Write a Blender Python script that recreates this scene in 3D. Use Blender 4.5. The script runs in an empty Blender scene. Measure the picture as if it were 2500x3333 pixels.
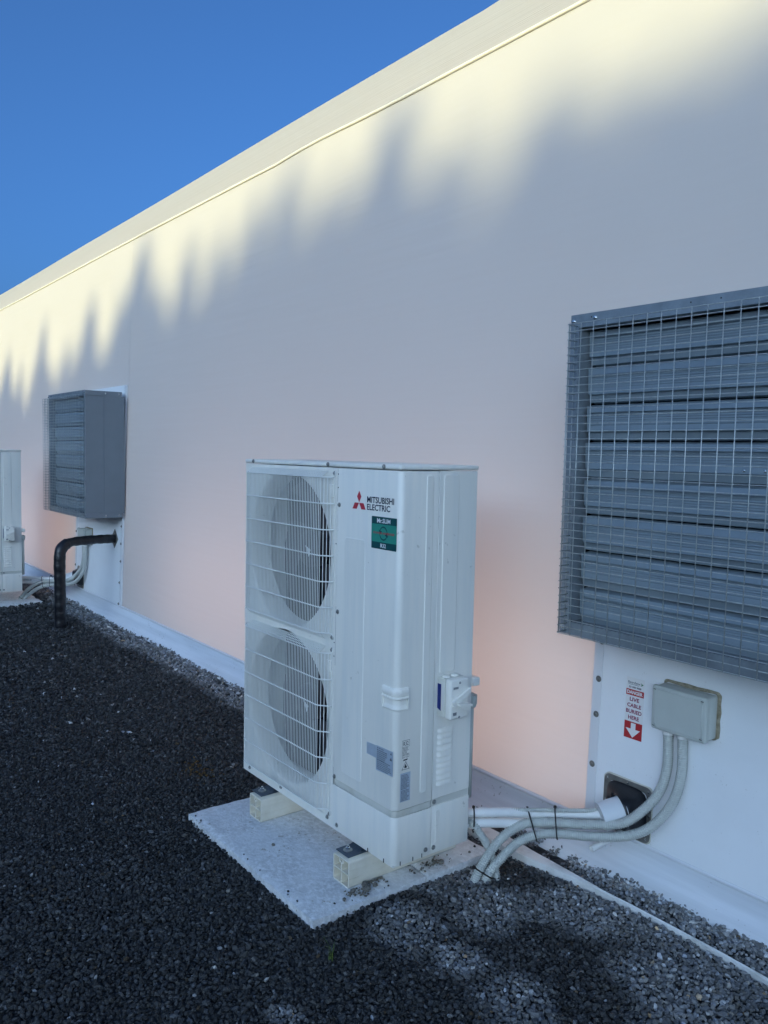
import bpy, bmesh, math, random
import numpy as np
from mathutils import Vector, Matrix, noise as mnoise

R = math.radians
sc = bpy.context.scene
COL = sc.collection
random.seed(7)

# ------------------------------------------------------------------ camera
cd = bpy.data.cameras.new('camera')
cam = bpy.data.objects.new('camera', cd)
COL.objects.link(cam)
CAM = Vector((2.0190, -1.6372, 1.5189))
yaw, pit, rol = -0.90969, -0.07317, 0.02053
fw = Vector((math.sin(yaw) * math.cos(pit), math.cos(yaw) * math.cos(pit), math.sin(pit)))
rt = Vector((math.cos(yaw), -math.sin(yaw), 0))
up = rt.cross(fw)
r2 = rt * math.cos(rol) + up * math.sin(rol)
u2 = -rt * math.sin(rol) + up * math.cos(rol)
m = Matrix(((r2.x, u2.x, -fw.x), (r2.y, u2.y, -fw.y), (r2.z, u2.z, -fw.z))).to_4x4()
m.translation = CAM
cam.matrix_world = m
cd.sensor_fit = 'VERTICAL'
cd.sensor_height = 36
cd.lens = 2630.18 / 3333 * 36
cd.clip_start = 0.05
cd.clip_end = 2000
sc.camera = cam

# ------------------------------------------------------------------ world, sun, exposure
SUN_EL = R(8)
SUN_H = Vector((0.52, -0.8542, 0))                # horizontal direction towards the sun
to_sun = Vector((SUN_H.x * math.cos(SUN_EL), SUN_H.y * math.cos(SUN_EL), math.sin(SUN_EL)))
w = bpy.data.worlds.new('World')
sc.world = w
w.use_nodes = True
wn = w.node_tree
sky = wn.nodes.new('ShaderNodeTexSky')
sky.sky_type = 'NISHITA'
sky.sun_disc = False
sky.sun_elevation = SUN_EL
sky.sun_rotation = math.atan2(to_sun.x, to_sun.y)
sky.altitude = 100
sky.air_density = 0.5
sky.dust_density = 7.0
sky.ozone_density = 5.2
bg = wn.nodes['Background']
bg.inputs['Strength'].default_value = 0.15
wb = wn.nodes.new('ShaderNodeMix')
wb.data_type = 'RGBA'
wb.blend_type = 'MULTIPLY'
wb.inputs['Factor'].default_value = 1.0
wb.inputs['B'].default_value = (1.0, 1.05, 0.95, 1)
wn.links.new(sky.outputs[0], wb.inputs['A'])
wn.links.new(wb.outputs['Result'], bg.inputs['Color'])

sd = bpy.data.lights.new('sun', 'SUN')
sd.energy = 2.0
sd.angle = R(0.55)
sd.color = (0.92, 0.83, 0.42)
sun = bpy.data.objects.new('sun', sd)
COL.objects.link(sun)
sun.rotation_euler = (-to_sun).to_track_quat('-Z', 'Y').to_euler()
sun.location = (0, -20, 20)

sc.view_settings.view_transform = 'Standard'
sc.view_settings.look = 'None'
sc.view_settings.gamma = 1
sc.view_settings.use_curve_mapping = False
sc.view_settings.exposure = 1.35
sc.cycles.use_denoising = True
sc.cycles.max_bounces = 10
sc.cycles.diffuse_bounces = 5
sc.cycles.transmission_bounces = 6
sc.cycles.sample_clamp_indirect = 6

# ------------------------------------------------------------------ materials
MATS = {}


def mat(name, col, rough=0.6, metal=0.0, var=0.0, vscale=8.0, col2=None, bump=0.0, bscale=60.0, spec=0.5,
        stretch=None, vlo=0.35, vhi=0.65, detail=5.0):
    mt = bpy.data.materials.new(name)
    mt.use_nodes = True
    nt = mt.node_tree
    b = nt.nodes['Principled BSDF']
    b.inputs['Base Color'].default_value = (*col, 1)
    b.inputs['Roughness'].default_value = rough
    b.inputs['Metallic'].default_value = metal
    b.inputs['Specular IOR Level'].default_value = spec
    tc = nt.nodes.new('ShaderNodeTexCoord')
    src = tc.outputs['Object']
    if stretch:
        mp = nt.nodes.new('ShaderNodeMapping')
        mp.inputs['Scale'].default_value = stretch
        nt.links.new(src, mp.inputs[0])
        src = mp.outputs[0]
    if var or col2:
        c2 = col2 if col2 else tuple(c * (1 - var) for c in col)
        nz = nt.nodes.new('ShaderNodeTexNoise')
        nz.inputs['Scale'].default_value = vscale
        nz.inputs['Detail'].default_value = detail
        nz.inputs['Roughness'].default_value = 0.6
        nt.links.new(src, nz.inputs['Vector'])
        rp = nt.nodes.new('ShaderNodeValToRGB')
        rp.color_ramp.elements[0].position = vlo
        rp.color_ramp.elements[1].position = vhi
        rp.color_ramp.elements[0].color = (*c2, 1)
        rp.color_ramp.elements[1].color = (*col, 1)
        nt.links.new(nz.outputs['Fac'], rp.inputs[0])
        nt.links.new(rp.outputs[0], b.inputs['Base Color'])
    if bump:
        nb = nt.nodes.new('ShaderNodeTexNoise')
        nb.inputs['Scale'].default_value = bscale
        nb.inputs['Detail'].default_value = 4
        nt.links.new(src, nb.inputs['Vector'])
        bp = nt.nodes.new('ShaderNodeBump')
        bp.inputs['Strength'].default_value = bump
        bp.inputs['Distance'].default_value = 0.01
        nt.links.new(nb.outputs['Fac'], bp.inputs['Height'])
        nt.links.new(bp.outputs[0], b.inputs['Normal'])
    MATS[name] = mt
    return mt


mat('ivory', (0.86, 0.83, 0.755), 0.42, col2=(0.77, 0.765, 0.715), vscale=16.0, stretch=(1, 1, 0.10), vlo=0.28, vhi=0.55, bump=0.02, bscale=180)
mat('ivory_worn', (0.64, 0.63, 0.57), 0.5, col2=(0.52, 0.50, 0.42), vscale=9, vlo=0.25, vhi=0.5)
mat('guard_ivory', (0.82, 0.82, 0.78), 0.4)
mat('rail_cream', (0.82, 0.77, 0.65), 0.5, col2=(0.72, 0.66, 0.53), vscale=12)
mat('seam_dark', (0.03, 0.032, 0.035), 0.8)
mat('fan_dark', (0.055, 0.047, 0.053), 0.6)
mat('coil_dark', (0.01, 0.011, 0.014), 0.8)
mat('screw_steel', (0.42, 0.42, 0.40), 0.35, 0.8, var=0.3, vscale=300)
mat('bright_bolt', (0.75, 0.76, 0.76), 0.22, 1.0)
mat('bracket_steel', (0.10, 0.13, 0.17), 0.5, 0.55, var=0.35, vscale=60)
mat('galv', (0.27, 0.33, 0.37), 0.40, 0.3, var=0.12, vscale=5, bump=0.02, bscale=30)
mat('galv_frame', (0.30, 0.34, 0.37), 0.40, 0.45, var=0.25, vscale=14, bump=0.03, bscale=60)
mat('galv_side', (0.19, 0.22, 0.25), 0.6, 0.2, var=0.08, vscale=4)
mat('wire', (0.50, 0.53, 0.53), 0.38, 0.4, var=0.25, vscale=120)
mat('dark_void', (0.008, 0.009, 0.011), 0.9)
mat('board_white', (0.86, 0.88, 0.90), 0.5, var=0.06, vscale=2.5, bump=0.015, bscale=90)
mat('board_edge', (0.74, 0.75, 0.77), 0.45)
mat('washer', (0.22, 0.21, 0.19), 0.6, 0.3, var=0.3, vscale=200)
mat('grey_plastic', (0.50, 0.53, 0.50), 0.5, var=0.05, vscale=14)
mat('conduit_grey', (0.50, 0.52, 0.49), 0.5, var=0.08, vscale=25)
mat('pvc_white', (0.78, 0.78, 0.76), 0.45, var=0.05, vscale=20)
mat('collar_grey', (0.66, 0.68, 0.70), 0.4)
mat('black_rubber', (0.014, 0.015, 0.019), 0.30, bump=0.05, bscale=40)
mat('black_tape', (0.012, 0.013, 0.017), 0.35, var=0.4, vscale=30, bump=0.25, bscale=22)
mat('black_plastic', (0.008, 0.008, 0.009), 0.5)
mat('flange_metal', (0.24, 0.235, 0.22), 0.5, 0.4, col2=(0.15, 0.145, 0.13), vscale=22)
mat('sealant', (0.36, 0.32, 0.24), 0.85, col2=(0.18, 0.15, 0.09), vscale=45, bump=0.6, bscale=90)
mat('skirt_white', (0.80, 0.83, 0.87), 0.45, col2=(0.58, 0.61, 0.64), vscale=5, stretch=(0.12, 1.6, 2.2), vlo=0.30, vhi=0.62, bump=0.02)
mat('hem_cream', (0.84, 0.80, 0.68), 0.6)
mat('hem_white', (0.74, 0.76, 0.80), 0.5)
mat('edging', (0.76, 0.77, 0.76), 0.4, col2=(0.50, 0.50, 0.47), vscale=9, vlo=0.3, vhi=0.55)
mat('edging_face', (0.42, 0.41, 0.37), 0.6, var=0.3, vscale=18)
mat('red', (0.44, 0.018, 0.025), 0.5)
mat('logo_red', (0.50, 0.035, 0.055), 0.45)
mat('print_navy', (0.006, 0.014, 0.04), 0.5)
mat('print_black', (0.012, 0.014, 0.018), 0.5)
mat('print_grey', (0.10, 0.12, 0.15), 0.5)
mat('label_white', (0.80, 0.80, 0.80), 0.45)
mat('label_silver', (0.56, 0.64, 0.73), 0.3, 0.3, var=0.1, vscale=40)
mat('teal_dark', (0.006, 0.07, 0.075), 0.45)
mat('teal_light', (0.03, 0.27, 0.20), 0.45)
mat('leaf_green', (0.03, 0.16, 0.06), 0.5)
mat('magenta_print', (0.25, 0.01, 0.06), 0.5)
mat('blue_label', (0.005, 0.02, 0.16), 0.45)
mat('lamp_white', (0.7, 0.7, 0.7), 0.5)
mat('soil', (0.15, 0.13, 0.10), 0.95, var=0.5, vscale=60, bump=0.6, bscale=120)
mat('pebble', (0.20, 0.19, 0.165), 0.9, var=0.5, vscale=70, bump=0.5, bscale=150)
mat('grass', (0.10, 0.16, 0.03), 0.6, var=0.4, vscale=60)
mat('bark', (0.10, 0.075, 0.05), 0.9, var=0.4, vscale=6)
mat('needles', (0.035, 0.06, 0.022), 0.7, var=0.5, vscale=3)
mat('floor_grey', (0.35, 0.33, 0.30), 0.8, var=0.1)
mat('crust', (0.55, 0.53, 0.45), 0.7)

# concrete
mt = mat('concrete', (0.70, 0.715, 0.72), 0.85, col2=(0.54, 0.55, 0.555), vscale=7, vlo=0.32, vhi=0.62, bump=0.35, bscale=90)
nt = mt.node_tree
b = nt.nodes['Principled BSDF']
ramp = [n for n in nt.nodes if n.type == 'VALTORGB'][0]
tcn = [n for n in nt.nodes if n.type == 'TEX_COORD'][0]
nz2 = nt.nodes.new('ShaderNodeTexNoise')
nz2.inputs['Scale'].default_value = 45
nz2.inputs['Detail'].default_value = 6
nz2.inputs['Roughness'].default_value = 0.7
nt.links.new(tcn.outputs['Object'], nz2.inputs['Vector'])
rp2 = nt.nodes.new('ShaderNodeValToRGB')
rp2.color_ramp.elements[0].position = 0.45
rp2.color_ramp.elements[1].position = 0.62
rp2.color_ramp.elements[0].color = (0, 0, 0, 1)
rp2.color_ramp.elements[1].color = (1, 1, 1, 1)
nt.links.new(nz2.outputs['Fac'], rp2.inputs[0])
mx = nt.nodes.new('ShaderNodeMix')
mx.data_type = 'RGBA'
mx.inputs['B'].default_value = (0.79, 0.805, 0.82, 1)
nt.links.new(rp2.outputs[0], mx.inputs['Factor'])
nt.links.new(ramp.outputs[0], mx.inputs['A'])
nt.links.new(mx.outputs['Result'], b.inputs['Base Color'])


def specks(name, scale, thr, col, amount=1.0):
    """scattered small dirt marks over a plain material"""
    nt = MATS[name].node_tree
    b = nt.nodes['Principled BSDF']
    tc = [n for n in nt.nodes if n.type == 'TEX_COORD'][0]
    n1 = nt.nodes.new('ShaderNodeTexNoise')
    n1.inputs['Scale'].default_value = scale
    n1.inputs['Detail'].default_value = 3
    n2 = nt.nodes.new('ShaderNodeTexNoise')
    n2.inputs['Scale'].default_value = scale / 14
    n2.inputs['Detail'].default_value = 2
    for n in (n1, n2):
        nt.links.new(tc.outputs['Object'], n.inputs['Vector'])
    ad = nt.nodes.new('ShaderNodeMath')
    ad.operation = 'MULTIPLY_ADD'
    ad.inputs[1].default_value = 0.45
    nt.links.new(n2.outputs['Fac'], ad.inputs[0])
    nt.links.new(n1.outputs['Fac'], ad.inputs[2])
    r = nt.nodes.new('ShaderNodeValToRGB')
    r.color_ramp.elements[0].position = thr
    r.color_ramp.elements[1].position = thr + 0.05
    r.color_ramp.elements[1].color = (amount, amount, amount, 1)
    nt.links.new(ad.outputs[0], r.inputs[0])
    m = nt.nodes.new('ShaderNodeMix')
    m.data_type = 'RGBA'
    src = b.inputs['Base Color'].links[0].from_socket if b.inputs['Base Color'].links else None
    if src:
        nt.links.new(src, m.inputs['A'])
    else:
        m.inputs['A'].default_value = b.inputs['Base Color'].default_value
    m.inputs['B'].default_value = (*col, 1)
    nt.links.new(r.outputs[0], m.inputs['Factor'])
    nt.links.new(m.outputs['Result'], b.inputs['Base Color'])


specks('board_white', 150, 0.95, (0.55, 0.55, 0.53), 0.6)
specks('skirt_white', 70, 0.94, (0.36, 0.37, 0.36), 0.7)
specks('concrete', 60, 0.90, (0.34, 0.31, 0.25), 0.8)
specks('ivory', 45, 0.94, (0.52, 0.50, 0.43), 0.6)


def membrane(name, col, trans_col, fac, ribs=False):
    mt = bpy.data.materials.new(name)
    mt.use_nodes = True
    nt = mt.node_tree
    nt.nodes.remove(nt.nodes['Principled BSDF'])
    out = nt.nodes['Material Output']
    tc = nt.nodes.new('ShaderNodeTexCoord')
    # cloudy coating variation of the sheet
    nz = nt.nodes.new('ShaderNodeTexNoise')
    nz.inputs['Scale'].default_value = 0.9
    nz.inputs['Detail'].default_value = 4
    nt.links.new(tc.outputs['Object'], nz.inputs['Vector'])
    rp = nt.nodes.new('ShaderNodeValToRGB')
    rp.color_ramp.elements[0].position = 0.3
    rp.color_ramp.elements[1].position = 0.7
    rp.color_ramp.elements[0].color = (*[c * 0.97 for c in col], 1)
    rp.color_ramp.elements[1].color = (*col, 1)
    nt.links.new(nz.outputs['Fac'], rp.inputs[0])
    # fine scrim weave + slack ripples running along the sheet
    mp = nt.nodes.new('ShaderNodeMapping')
    mp.inputs['Scale'].default_value = (0.35, 1, 5.0) if not ribs else (0.02, 9.0, 9.0)
    nt.links.new(tc.outputs['Object'], mp.inputs[0])
    rip = nt.nodes.new('ShaderNodeTexNoise')
    rip.inputs['Scale'].default_value = 2.2
    rip.inputs['Detail'].default_value = 2
    nt.links.new(mp.outputs[0], rip.inputs['Vector'])
    wv = nt.nodes.new('ShaderNodeTexNoise')
    wv.inputs['Scale'].default_value = 420
    nt.links.new(tc.outputs['Object'], wv.inputs['Vector'])
    b1 = nt.nodes.new('ShaderNodeBump')
    b1.inputs['Strength'].default_value = 0.25 if not ribs else 0.9
    b1.inputs['Distance'].default_value = 0.02
    nt.links.new(rip.outputs['Fac'], b1.inputs['Height'])
    b2 = nt.nodes.new('ShaderNodeBump')
    b2.inputs['Strength'].default_value = 0.08
    b2.inputs['Distance'].default_value = 0.002
    nt.links.new(wv.outputs['Fac'], b2.inputs['Height'])
    nt.links.new(b1.outputs[0], b2.inputs['Normal'])
    df = nt.nodes.new('ShaderNodeBsdfDiffuse')
    nt.links.new(rp.outputs[0], df.inputs['Color'])
    nt.links.new(b2.outputs[0], df.inputs['Normal'])
    tr = nt.nodes.new('ShaderNodeBsdfTranslucent')
    tr.inputs['Color'].default_value = (*trans_col, 1)
    mx = nt.nodes.new('ShaderNodeMixShader')
    mx.inputs[0].default_value = fac
    nt.links.new(df.outputs[0], mx.inputs[1])
    nt.links.new(tr.outputs[0], mx.inputs[2])
    nt.links.new(mx.outputs[0], out.inputs['Surface'])
    MATS[name] = mt


membrane('membrane', (0.72, 0.692, 0.66), (0.95, 0.88, 0.86), 0.26)
membrane('roof_membrane', (0.63, 0.605, 0.55), (0.95, 0.86, 0.80), 0.26, True)

# glowing tube of the lamps inside the hall
mt = bpy.data.materials.new('lamp_tube')
mt.use_nodes = True
nt = mt.node_tree
nt.nodes.remove(nt.nodes['Principled BSDF'])
em = nt.nodes.new('ShaderNodeEmission')
em.inputs['Color'].default_value = (1.0, 0.73, 0.64, 1)
em.inputs['Strength'].default_value = 13.0
nt.links.new(em.outputs[0], nt.nodes['Material Output'].inputs['Surface'])
MATS['lamp_tube'] = mt

# gravel: tone stored per stone
mt = bpy.data.materials.new('gravel')
mt.use_nodes = True
nt = mt.node_tree
b = nt.nodes['Principled BSDF']
at = nt.nodes.new('ShaderNodeAttribute')
at.attribute_name = 'tone'
nt.links.new(at.outputs['Color'], b.inputs['Base Color'])
b.inputs['Roughness'].default_value = 0.75
b.inputs['Specular IOR Level'].default_value = 0.3
tc = nt.nodes.new('ShaderNodeTexCoord')
nb = nt.nodes.new('ShaderNodeTexNoise')
nb.inputs['Scale'].default_value = 350
nt.links.new(tc.outputs['Object'], nb.inputs['Vector'])
bp = nt.nodes.new('ShaderNodeBump')
bp.inputs['Strength'].default_value = 0.35
bp.inputs['Distance'].default_value = 0.003
nt.links.new(nb.outputs['Fac'], bp.inputs['Height'])
nt.links.new(bp.outputs[0], b.inputs['Normal'])
MATS['gravel'] = mt

# ground sheet: the same chips seen as cells, for where single stones are no longer built
mt = bpy.data.materials.new('ground')
mt.use_nodes = True
nt = mt.node_tree
b = nt.nodes['Principled BSDF']
b.inputs['Roughness'].default_value = 0.85
tc = nt.nodes.new('ShaderNodeTexCoord')
vo = nt.nodes.new('ShaderNodeTexVoronoi')
vo.inputs['Scale'].default_value = 75
nt.links.new(tc.outputs['Object'], vo.inputs['Vector'])
rp = nt.nodes.new('ShaderNodeValToRGB')
rp.color_ramp.elements[0].color = (0.016, 0.018, 0.02, 1)
rp.color_ramp.elements[1].color = (0.06, 0.064, 0.068, 1)
nt.links.new(vo.outputs['Color'], rp.inputs[0])
nt.links.new(rp.outputs[0], b.inputs['Base Color'])
bp = nt.nodes.new('ShaderNodeBump')
bp.inputs['Strength'].default_value = 0.8
bp.inputs['Distance'].default_value = 0.01
bp.invert = True
nt.links.new(vo.outputs['Distance'], bp.inputs['Height'])
nt.links.new(bp.outputs[0], b.inputs['Normal'])
MATS['ground'] = mt

# ------------------------------------------------------------------ helpers


class MB:
    def __init__(self):
        self.v, self.f = [], []

    def add(self, vs, fs):
        n = len(self.v)
        self.v += [tuple(p) for p in vs]
        self.f += [tuple(i + n for i in f) for f in fs]
        return self

    def box(self, x0, x1, y0, y1, z0, z1, bev=0.0, seg=2):
        if bev:
            bm = bmesh.new()
            bmesh.ops.create_cube(bm, size=1)
            for v in bm.verts:
                v.co = Vector((x0 + (v.co.x + .5) * (x1 - x0), y0 + (v.co.y + .5) * (y1 - y0), z0 + (v.co.z + .5) * (z1 - z0)))
            bmesh.ops.bevel(bm, geom=list(bm.edges), offset=bev, segments=seg, profile=0.5, affect='EDGES')
            bm.verts.index_update()
            self.add([v.co for v in bm.verts], [[v.index for v in f.verts] for f in bm.faces])
            bm.free()
            return self
        vs = [(x, y, z) for x in (x0, x1) for y in (y0, y1) for z in (z0, z1)]
        return self.add(vs, [(0, 1, 3, 2), (4, 6, 7, 5), (0, 4, 5, 1), (2, 3, 7, 6), (0, 2, 6, 4), (1, 5, 7, 3)])

    def prism(self, poly, w0, w1, fn):
        """extrude a 2-D polygon from w0 to w1; fn(u, v, w) -> xyz"""
        n = len(poly)
        vs = [fn(u, v, w0) for u, v in poly] + [fn(u, v, w1) for u, v in poly]
        fs = [tuple(range(n)), tuple(range(2 * n - 1, n - 1, -1))]
        fs += [(i, (i + 1) % n, n + (i + 1) % n, n + i) for i in range(n)]
        return self.add(vs, fs)

    def sheet(self, prof, ws, fn):
        """open profile swept over stations ws"""
        n = len(prof)
        vs = [fn(u, v, w) for w in ws for u, v in prof]
        fs = [(k * n + i, k * n + i + 1, (k + 1) * n + i + 1, (k + 1) * n + i) for k in range(len(ws) - 1) for i in range(n - 1)]
        return self.add(vs, fs)

    def tube(self, pts, r, n=10, cap=True, radii=None):
        pts = [Vector(p) for p in pts]
        m_ = len(pts)
        vs, fs = [], []
        t0 = (pts[1] - pts[0]).normalized()
        a = t0.orthogonal().normalized()
        prev = t0
        for i, p in enumerate(pts):
            t = (pts[min(i + 1, m_ - 1)] - pts[max(i - 1, 0)])
            t = t.normalized() if t.length > 1e-9 else prev
            q = prev.rotation_difference(t)
            a = (q @ a)
            a = (a - t * a.dot(t)).normalized()
            prev = t
            bb = t.cross(a)
            rr = radii[i] if radii else r
            for k in range(n):
                th = 2 * math.pi * k / n
                vs.append(p + (a * math.cos(th) + bb * math.sin(th)) * rr)
        for i in range(m_ - 1):
            for k in range(n):
                fs.append((i * n + k, i * n + (k + 1) % n, (i + 1) * n + (k + 1) % n, (i + 1) * n + k))
        if cap:
            fs.append(tuple(range(n - 1, -1, -1)))
            fs.append(tuple((m_ - 1) * n + k for k in range(n)))
        return self.add(vs, fs)

    def lathe(self, prof, c, axis, n=16, cap=True):
        """prof: list of (radius, height along axis)"""
        c = Vector(c)
        ax = Vector(axis).normalized()
        a = ax.orthogonal().normalized()
        bb = ax.cross(a)
        vs, fs = [], []
        for r, h in prof:
            for k in range(n):
                th = 2 * math.pi * (k + .5) / n
                vs.append(c + ax * h + (a * math.cos(th) + bb * math.sin(th)) * r)
        for i in range(len(prof) - 1):
            for k in range(n):
                fs.append((i * n + k, i * n + (k + 1) % n, (i + 1) * n + (k + 1) % n, (i + 1) * n + k))
        if cap:
            fs.append(tuple(range(n - 1, -1, -1)))
            fs.append(tuple((len(prof) - 1) * n + k for k in range(n)))
        return self.add(vs, fs)

    def build(self, name, material, parent=None, smooth=None, recalc=True):
        me = bpy.data.meshes.new(name)
        me.from_pydata(self.v, [], self.f)
        if recalc:
            bm = bmesh.new()
            bm.from_mesh(me)
            bmesh.ops.recalc_face_normals(bm, faces=bm.faces)
            bm.to_mesh(me)
            bm.free()
        me.materials.append(MATS[material])
        o = bpy.data.objects.new(name, me)
        COL.objects.link(o)
        if parent:
            o.parent = parent
        if smooth:
            me.polygons.foreach_set('use_smooth', [True] * len(me.polygons))
            if smooth < 180:
                me.set_sharp_from_angle(angle=R(smooth))
        return o


def tag(o, label=None, cat=None, group=None, kind=None):
    if label:
        o['label'] = label
    if cat:
        o['category'] = cat
    if group:
        o['group'] = group
    if kind:
        o['kind'] = kind
    return o


def empty(name, loc):
    o = bpy.data.objects.new(name, None)
    o.empty_display_size = 0.1
    COL.objects.link(o)
    o.location = loc
    return o


def child(src, name, parent, loc):
    o = bpy.data.objects.new(name, src.data)
    COL.objects.link(o)
    o.parent = parent
    o.location = loc
    return o


def clone(o, parent=None):
    c = o.copy()
    COL.objects.link(c)
    c.parent = parent
    for ch in [x for x in bpy.data.objects if x.parent == o]:
        clone(ch, c)
    return c


def spline(P, n=10):
    """Catmull-Rom through points"""
    P = [Vector(p) for p in P]
    out = []
    for i in range(len(P) - 1):
        p0, p1, p2, p3 = P[max(i - 1, 0)], P[i], P[i + 1], P[min(i + 2, len(P) - 1)]
        for k in range(n):
            t = k / n
            out.append(0.5 * ((2 * p1) + (p2 - p0) * t + (2 * p0 - 5 * p1 + 4 * p2 - p3) * t * t + (-p0 + 3 * p1 - 3 * p2 + p3) * t ** 3))
    out.append(P[-1])
    return out


def resample(P, step):
    out = [P[0]]
    acc = 0.0
    for a, b_ in zip(P, P[1:]):
        L = (b_ - a).length
        d = step - acc
        while d <= L:
            out.append(a.lerp(b_, d / L))
            d += step
        acc = L - (d - step)
    return out


def corrugated(P, r, pitch=0.0076, depth=0.0034, n=12):
    pts = resample(spline(P, 16), pitch / 4)
    radii = [r - depth * (0.0, 0.0, 0.75, 1.0)[i % 4] for i in range(len(pts))]
    mb = MB()
    mb.tube(pts, r, n, True, radii)
    return mb


def text_mesh(body, box, fn, w=0.0, bold=0.0, shear=0.0):
    """flat letters fitted to box=(u0,u1,v0,v1); fn(u,v,w)->xyz; returns (verts, faces)"""
    cu = bpy.data.curves.new('t', 'FONT')
    cu.body = body
    cu.size = 1
    cu.offset = bold
    cu.shear = shear
    cu.resolution_u = 3
    ob = bpy.data.objects.new('t', cu)
    COL.objects.link(ob)
    dg = bpy.context.evaluated_depsgraph_get()
    me = bpy.data.meshes.new_from_object(ob.evaluated_get(dg))
    vs = np.array([v.co[:] for v in me.vertices])
    fs = [tuple(p.vertices) for p in me.polygons]
    bpy.data.objects.remove(ob)
    bpy.data.curves.remove(cu)
    bpy.data.meshes.remove(me)
    mn, mxx = vs.min(0), vs.max(0)
    u0, u1, v0, v1 = box
    vs[:, 0] = u0 + (vs[:, 0] - mn[0]) / max(mxx[0] - mn[0], 1e-6) * (u1 - u0)
    vs[:, 1] = v0 + (vs[:, 1] - mn[1]) / max(mxx[1] - mn[1], 1e-6) * (v1 - v0)
    return [fn(u, v, w) for u, v, _ in vs], fs


def rrect(u0, u1, v0, v1, r, n=4):
    out = []
    for cx, cy, a0 in ((u1 - r, v1 - r, 0), (u0 + r, v1 - r, 90), (u0 + r, v0 + r, 180), (u1 - r, v0 + r, 270)):
        for k in range(n + 1):
            a = R(a0 + 90 * k / n)
            out.append((cx + r * math.cos(a), cy + r * math.sin(a)))
    return out


def raised(mb, poly_fn, h, slope, fn):
    """raised plateau with sloped shoulder; poly_fn(inset) -> polygon"""
    a, b_ = poly_fn(0), poly_fn(slope)
    n = len(a)
    vs = [fn(u, v, 0) for u, v in a] + [fn(u, v, h) for u, v in b_]
    fs = [(i, (i + 1) % n, n + (i + 1) % n, n + i) for i in range(n)] + [tuple(range(n, 2 * n))]
    mb.add(vs, fs)


FR = lambda u, v, w: (u, -w, v)          # on a face that looks to -Y
SI = lambda u, v, w: (w, u, v)           # on a face that looks to +X


def yw(z):
    return 0.88 + 0.03 * (z - 0.1)


WA = lambda u, v, w: (u, yw(v) - w, v)   # on the hall's long wall

# ------------------------------------------------------------------ ground
g = MB()
g.add([(-300, -300, -0.012), (300, -300, -0.012), (300, 300, -0.012), (-300, 300, -0.012)], [(0, 1, 2, 3)])
tag(g.build('ground', 'ground'), kind='structure')

# ------------------------------------------------------------------ fabric hall
hall = empty('fabric_hall', (-15, 0.9, 0))
tag(hall, 'long cream fabric-clad hall with curved eave, glowing warm low down', 'building')
OFF = Vector((-15, 0.9, 0))
X0, X1 = -42.0, 12.0


def hall_mb():
    return MB()


# long wall: sheet bulging a little between its frames
xs = np.concatenate([np.linspace(X0, -12, 40), np.linspace(-11.7, 2.4, 90), np.linspace(2.7, X1, 20)])
EAVE = 3.30


def wall_y(x, z):
    s = math.sin((x + 4.95) / 5.07 * math.pi)
    t = max(0, min(1, (z - .1) / (EAVE - .1)))
    return yw(z) + 0.012 * abs(s) * math.sin(t * math.pi) * (1 if z > .4 else .6)


def eave_z(x):
    return EAVE + 0.012 * math.exp(-((x + 2.05) / 0.42) ** 2) * math.tanh((x + 2.45) / 0.12) + 0.004 * math.sin(x * 0.9)


zs = np.linspace(0.06, 1.0, 26)
V_, F_ = [], []
for x in xs:
    ez = eave_z(x)
    for t in zs:
        z = t if t == zs[0] else 0.06 + (t - .06) / .94 * (ez - .06)
        V_.append((x + 15, wall_y(x, z) - 0.9, z))
nz_ = len(zs)
for i in range(len(xs) - 1):
    for k in range(nz_ - 1):
        F_.append((i * nz_ + k, (i + 1) * nz_ + k, (i + 1) * nz_ + k + 1, i * nz_ + k + 1))
hall_mb().add(V_, F_).build('wall', 'membrane', hall, 180, False)
# roof: starts steep at the eave and flattens over the arch
prof = []
ang = R(50)
y_, z_ = 0.0, 0.0
prof.append((y_, z_))
for k in range(60):
    ds = 0.02 if k < 3 else 0.16
    a = R(max(8, 41 - (max(0, k - 15)) * 2.05))
    y_ += ds * math.cos(a)
    z_ += ds * math.sin(a)
    prof.append((y_, z_))
    if y_ > 7.2:
        break
RIDGE_Y, RIDGE_Z = y_, z_
V_, F_ = [], []
np_ = len(prof)
for x in xs:
    ez = eave_z(x)
    y0 = wall_y(x, ez) - 0.9
    for py, pz in prof:
        V_.append((x + 15, y0 + py + 0.004, ez + pz + 0.003))
for i in range(len(xs) - 1):
    for k in range(np_ - 1):
        F_.append((i * np_ + k, (i + 1) * np_ + k, (i + 1) * np_ + k + 1, i * np_ + k + 1))
hall_mb().add(V_, F_).build('roof', 'roof_membrane', hall, 180, False)
# bead added along the eave to catch the sun as a bright fold line
MB().tube([(x + 15, wall_y(x, eave_z(x)) - 0.9 - 0.004, eave_z(x) - 0.004) for x in xs], 0.009, 8).build('eave_highlight_bead', 'hem_cream', hall, 180)
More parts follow.
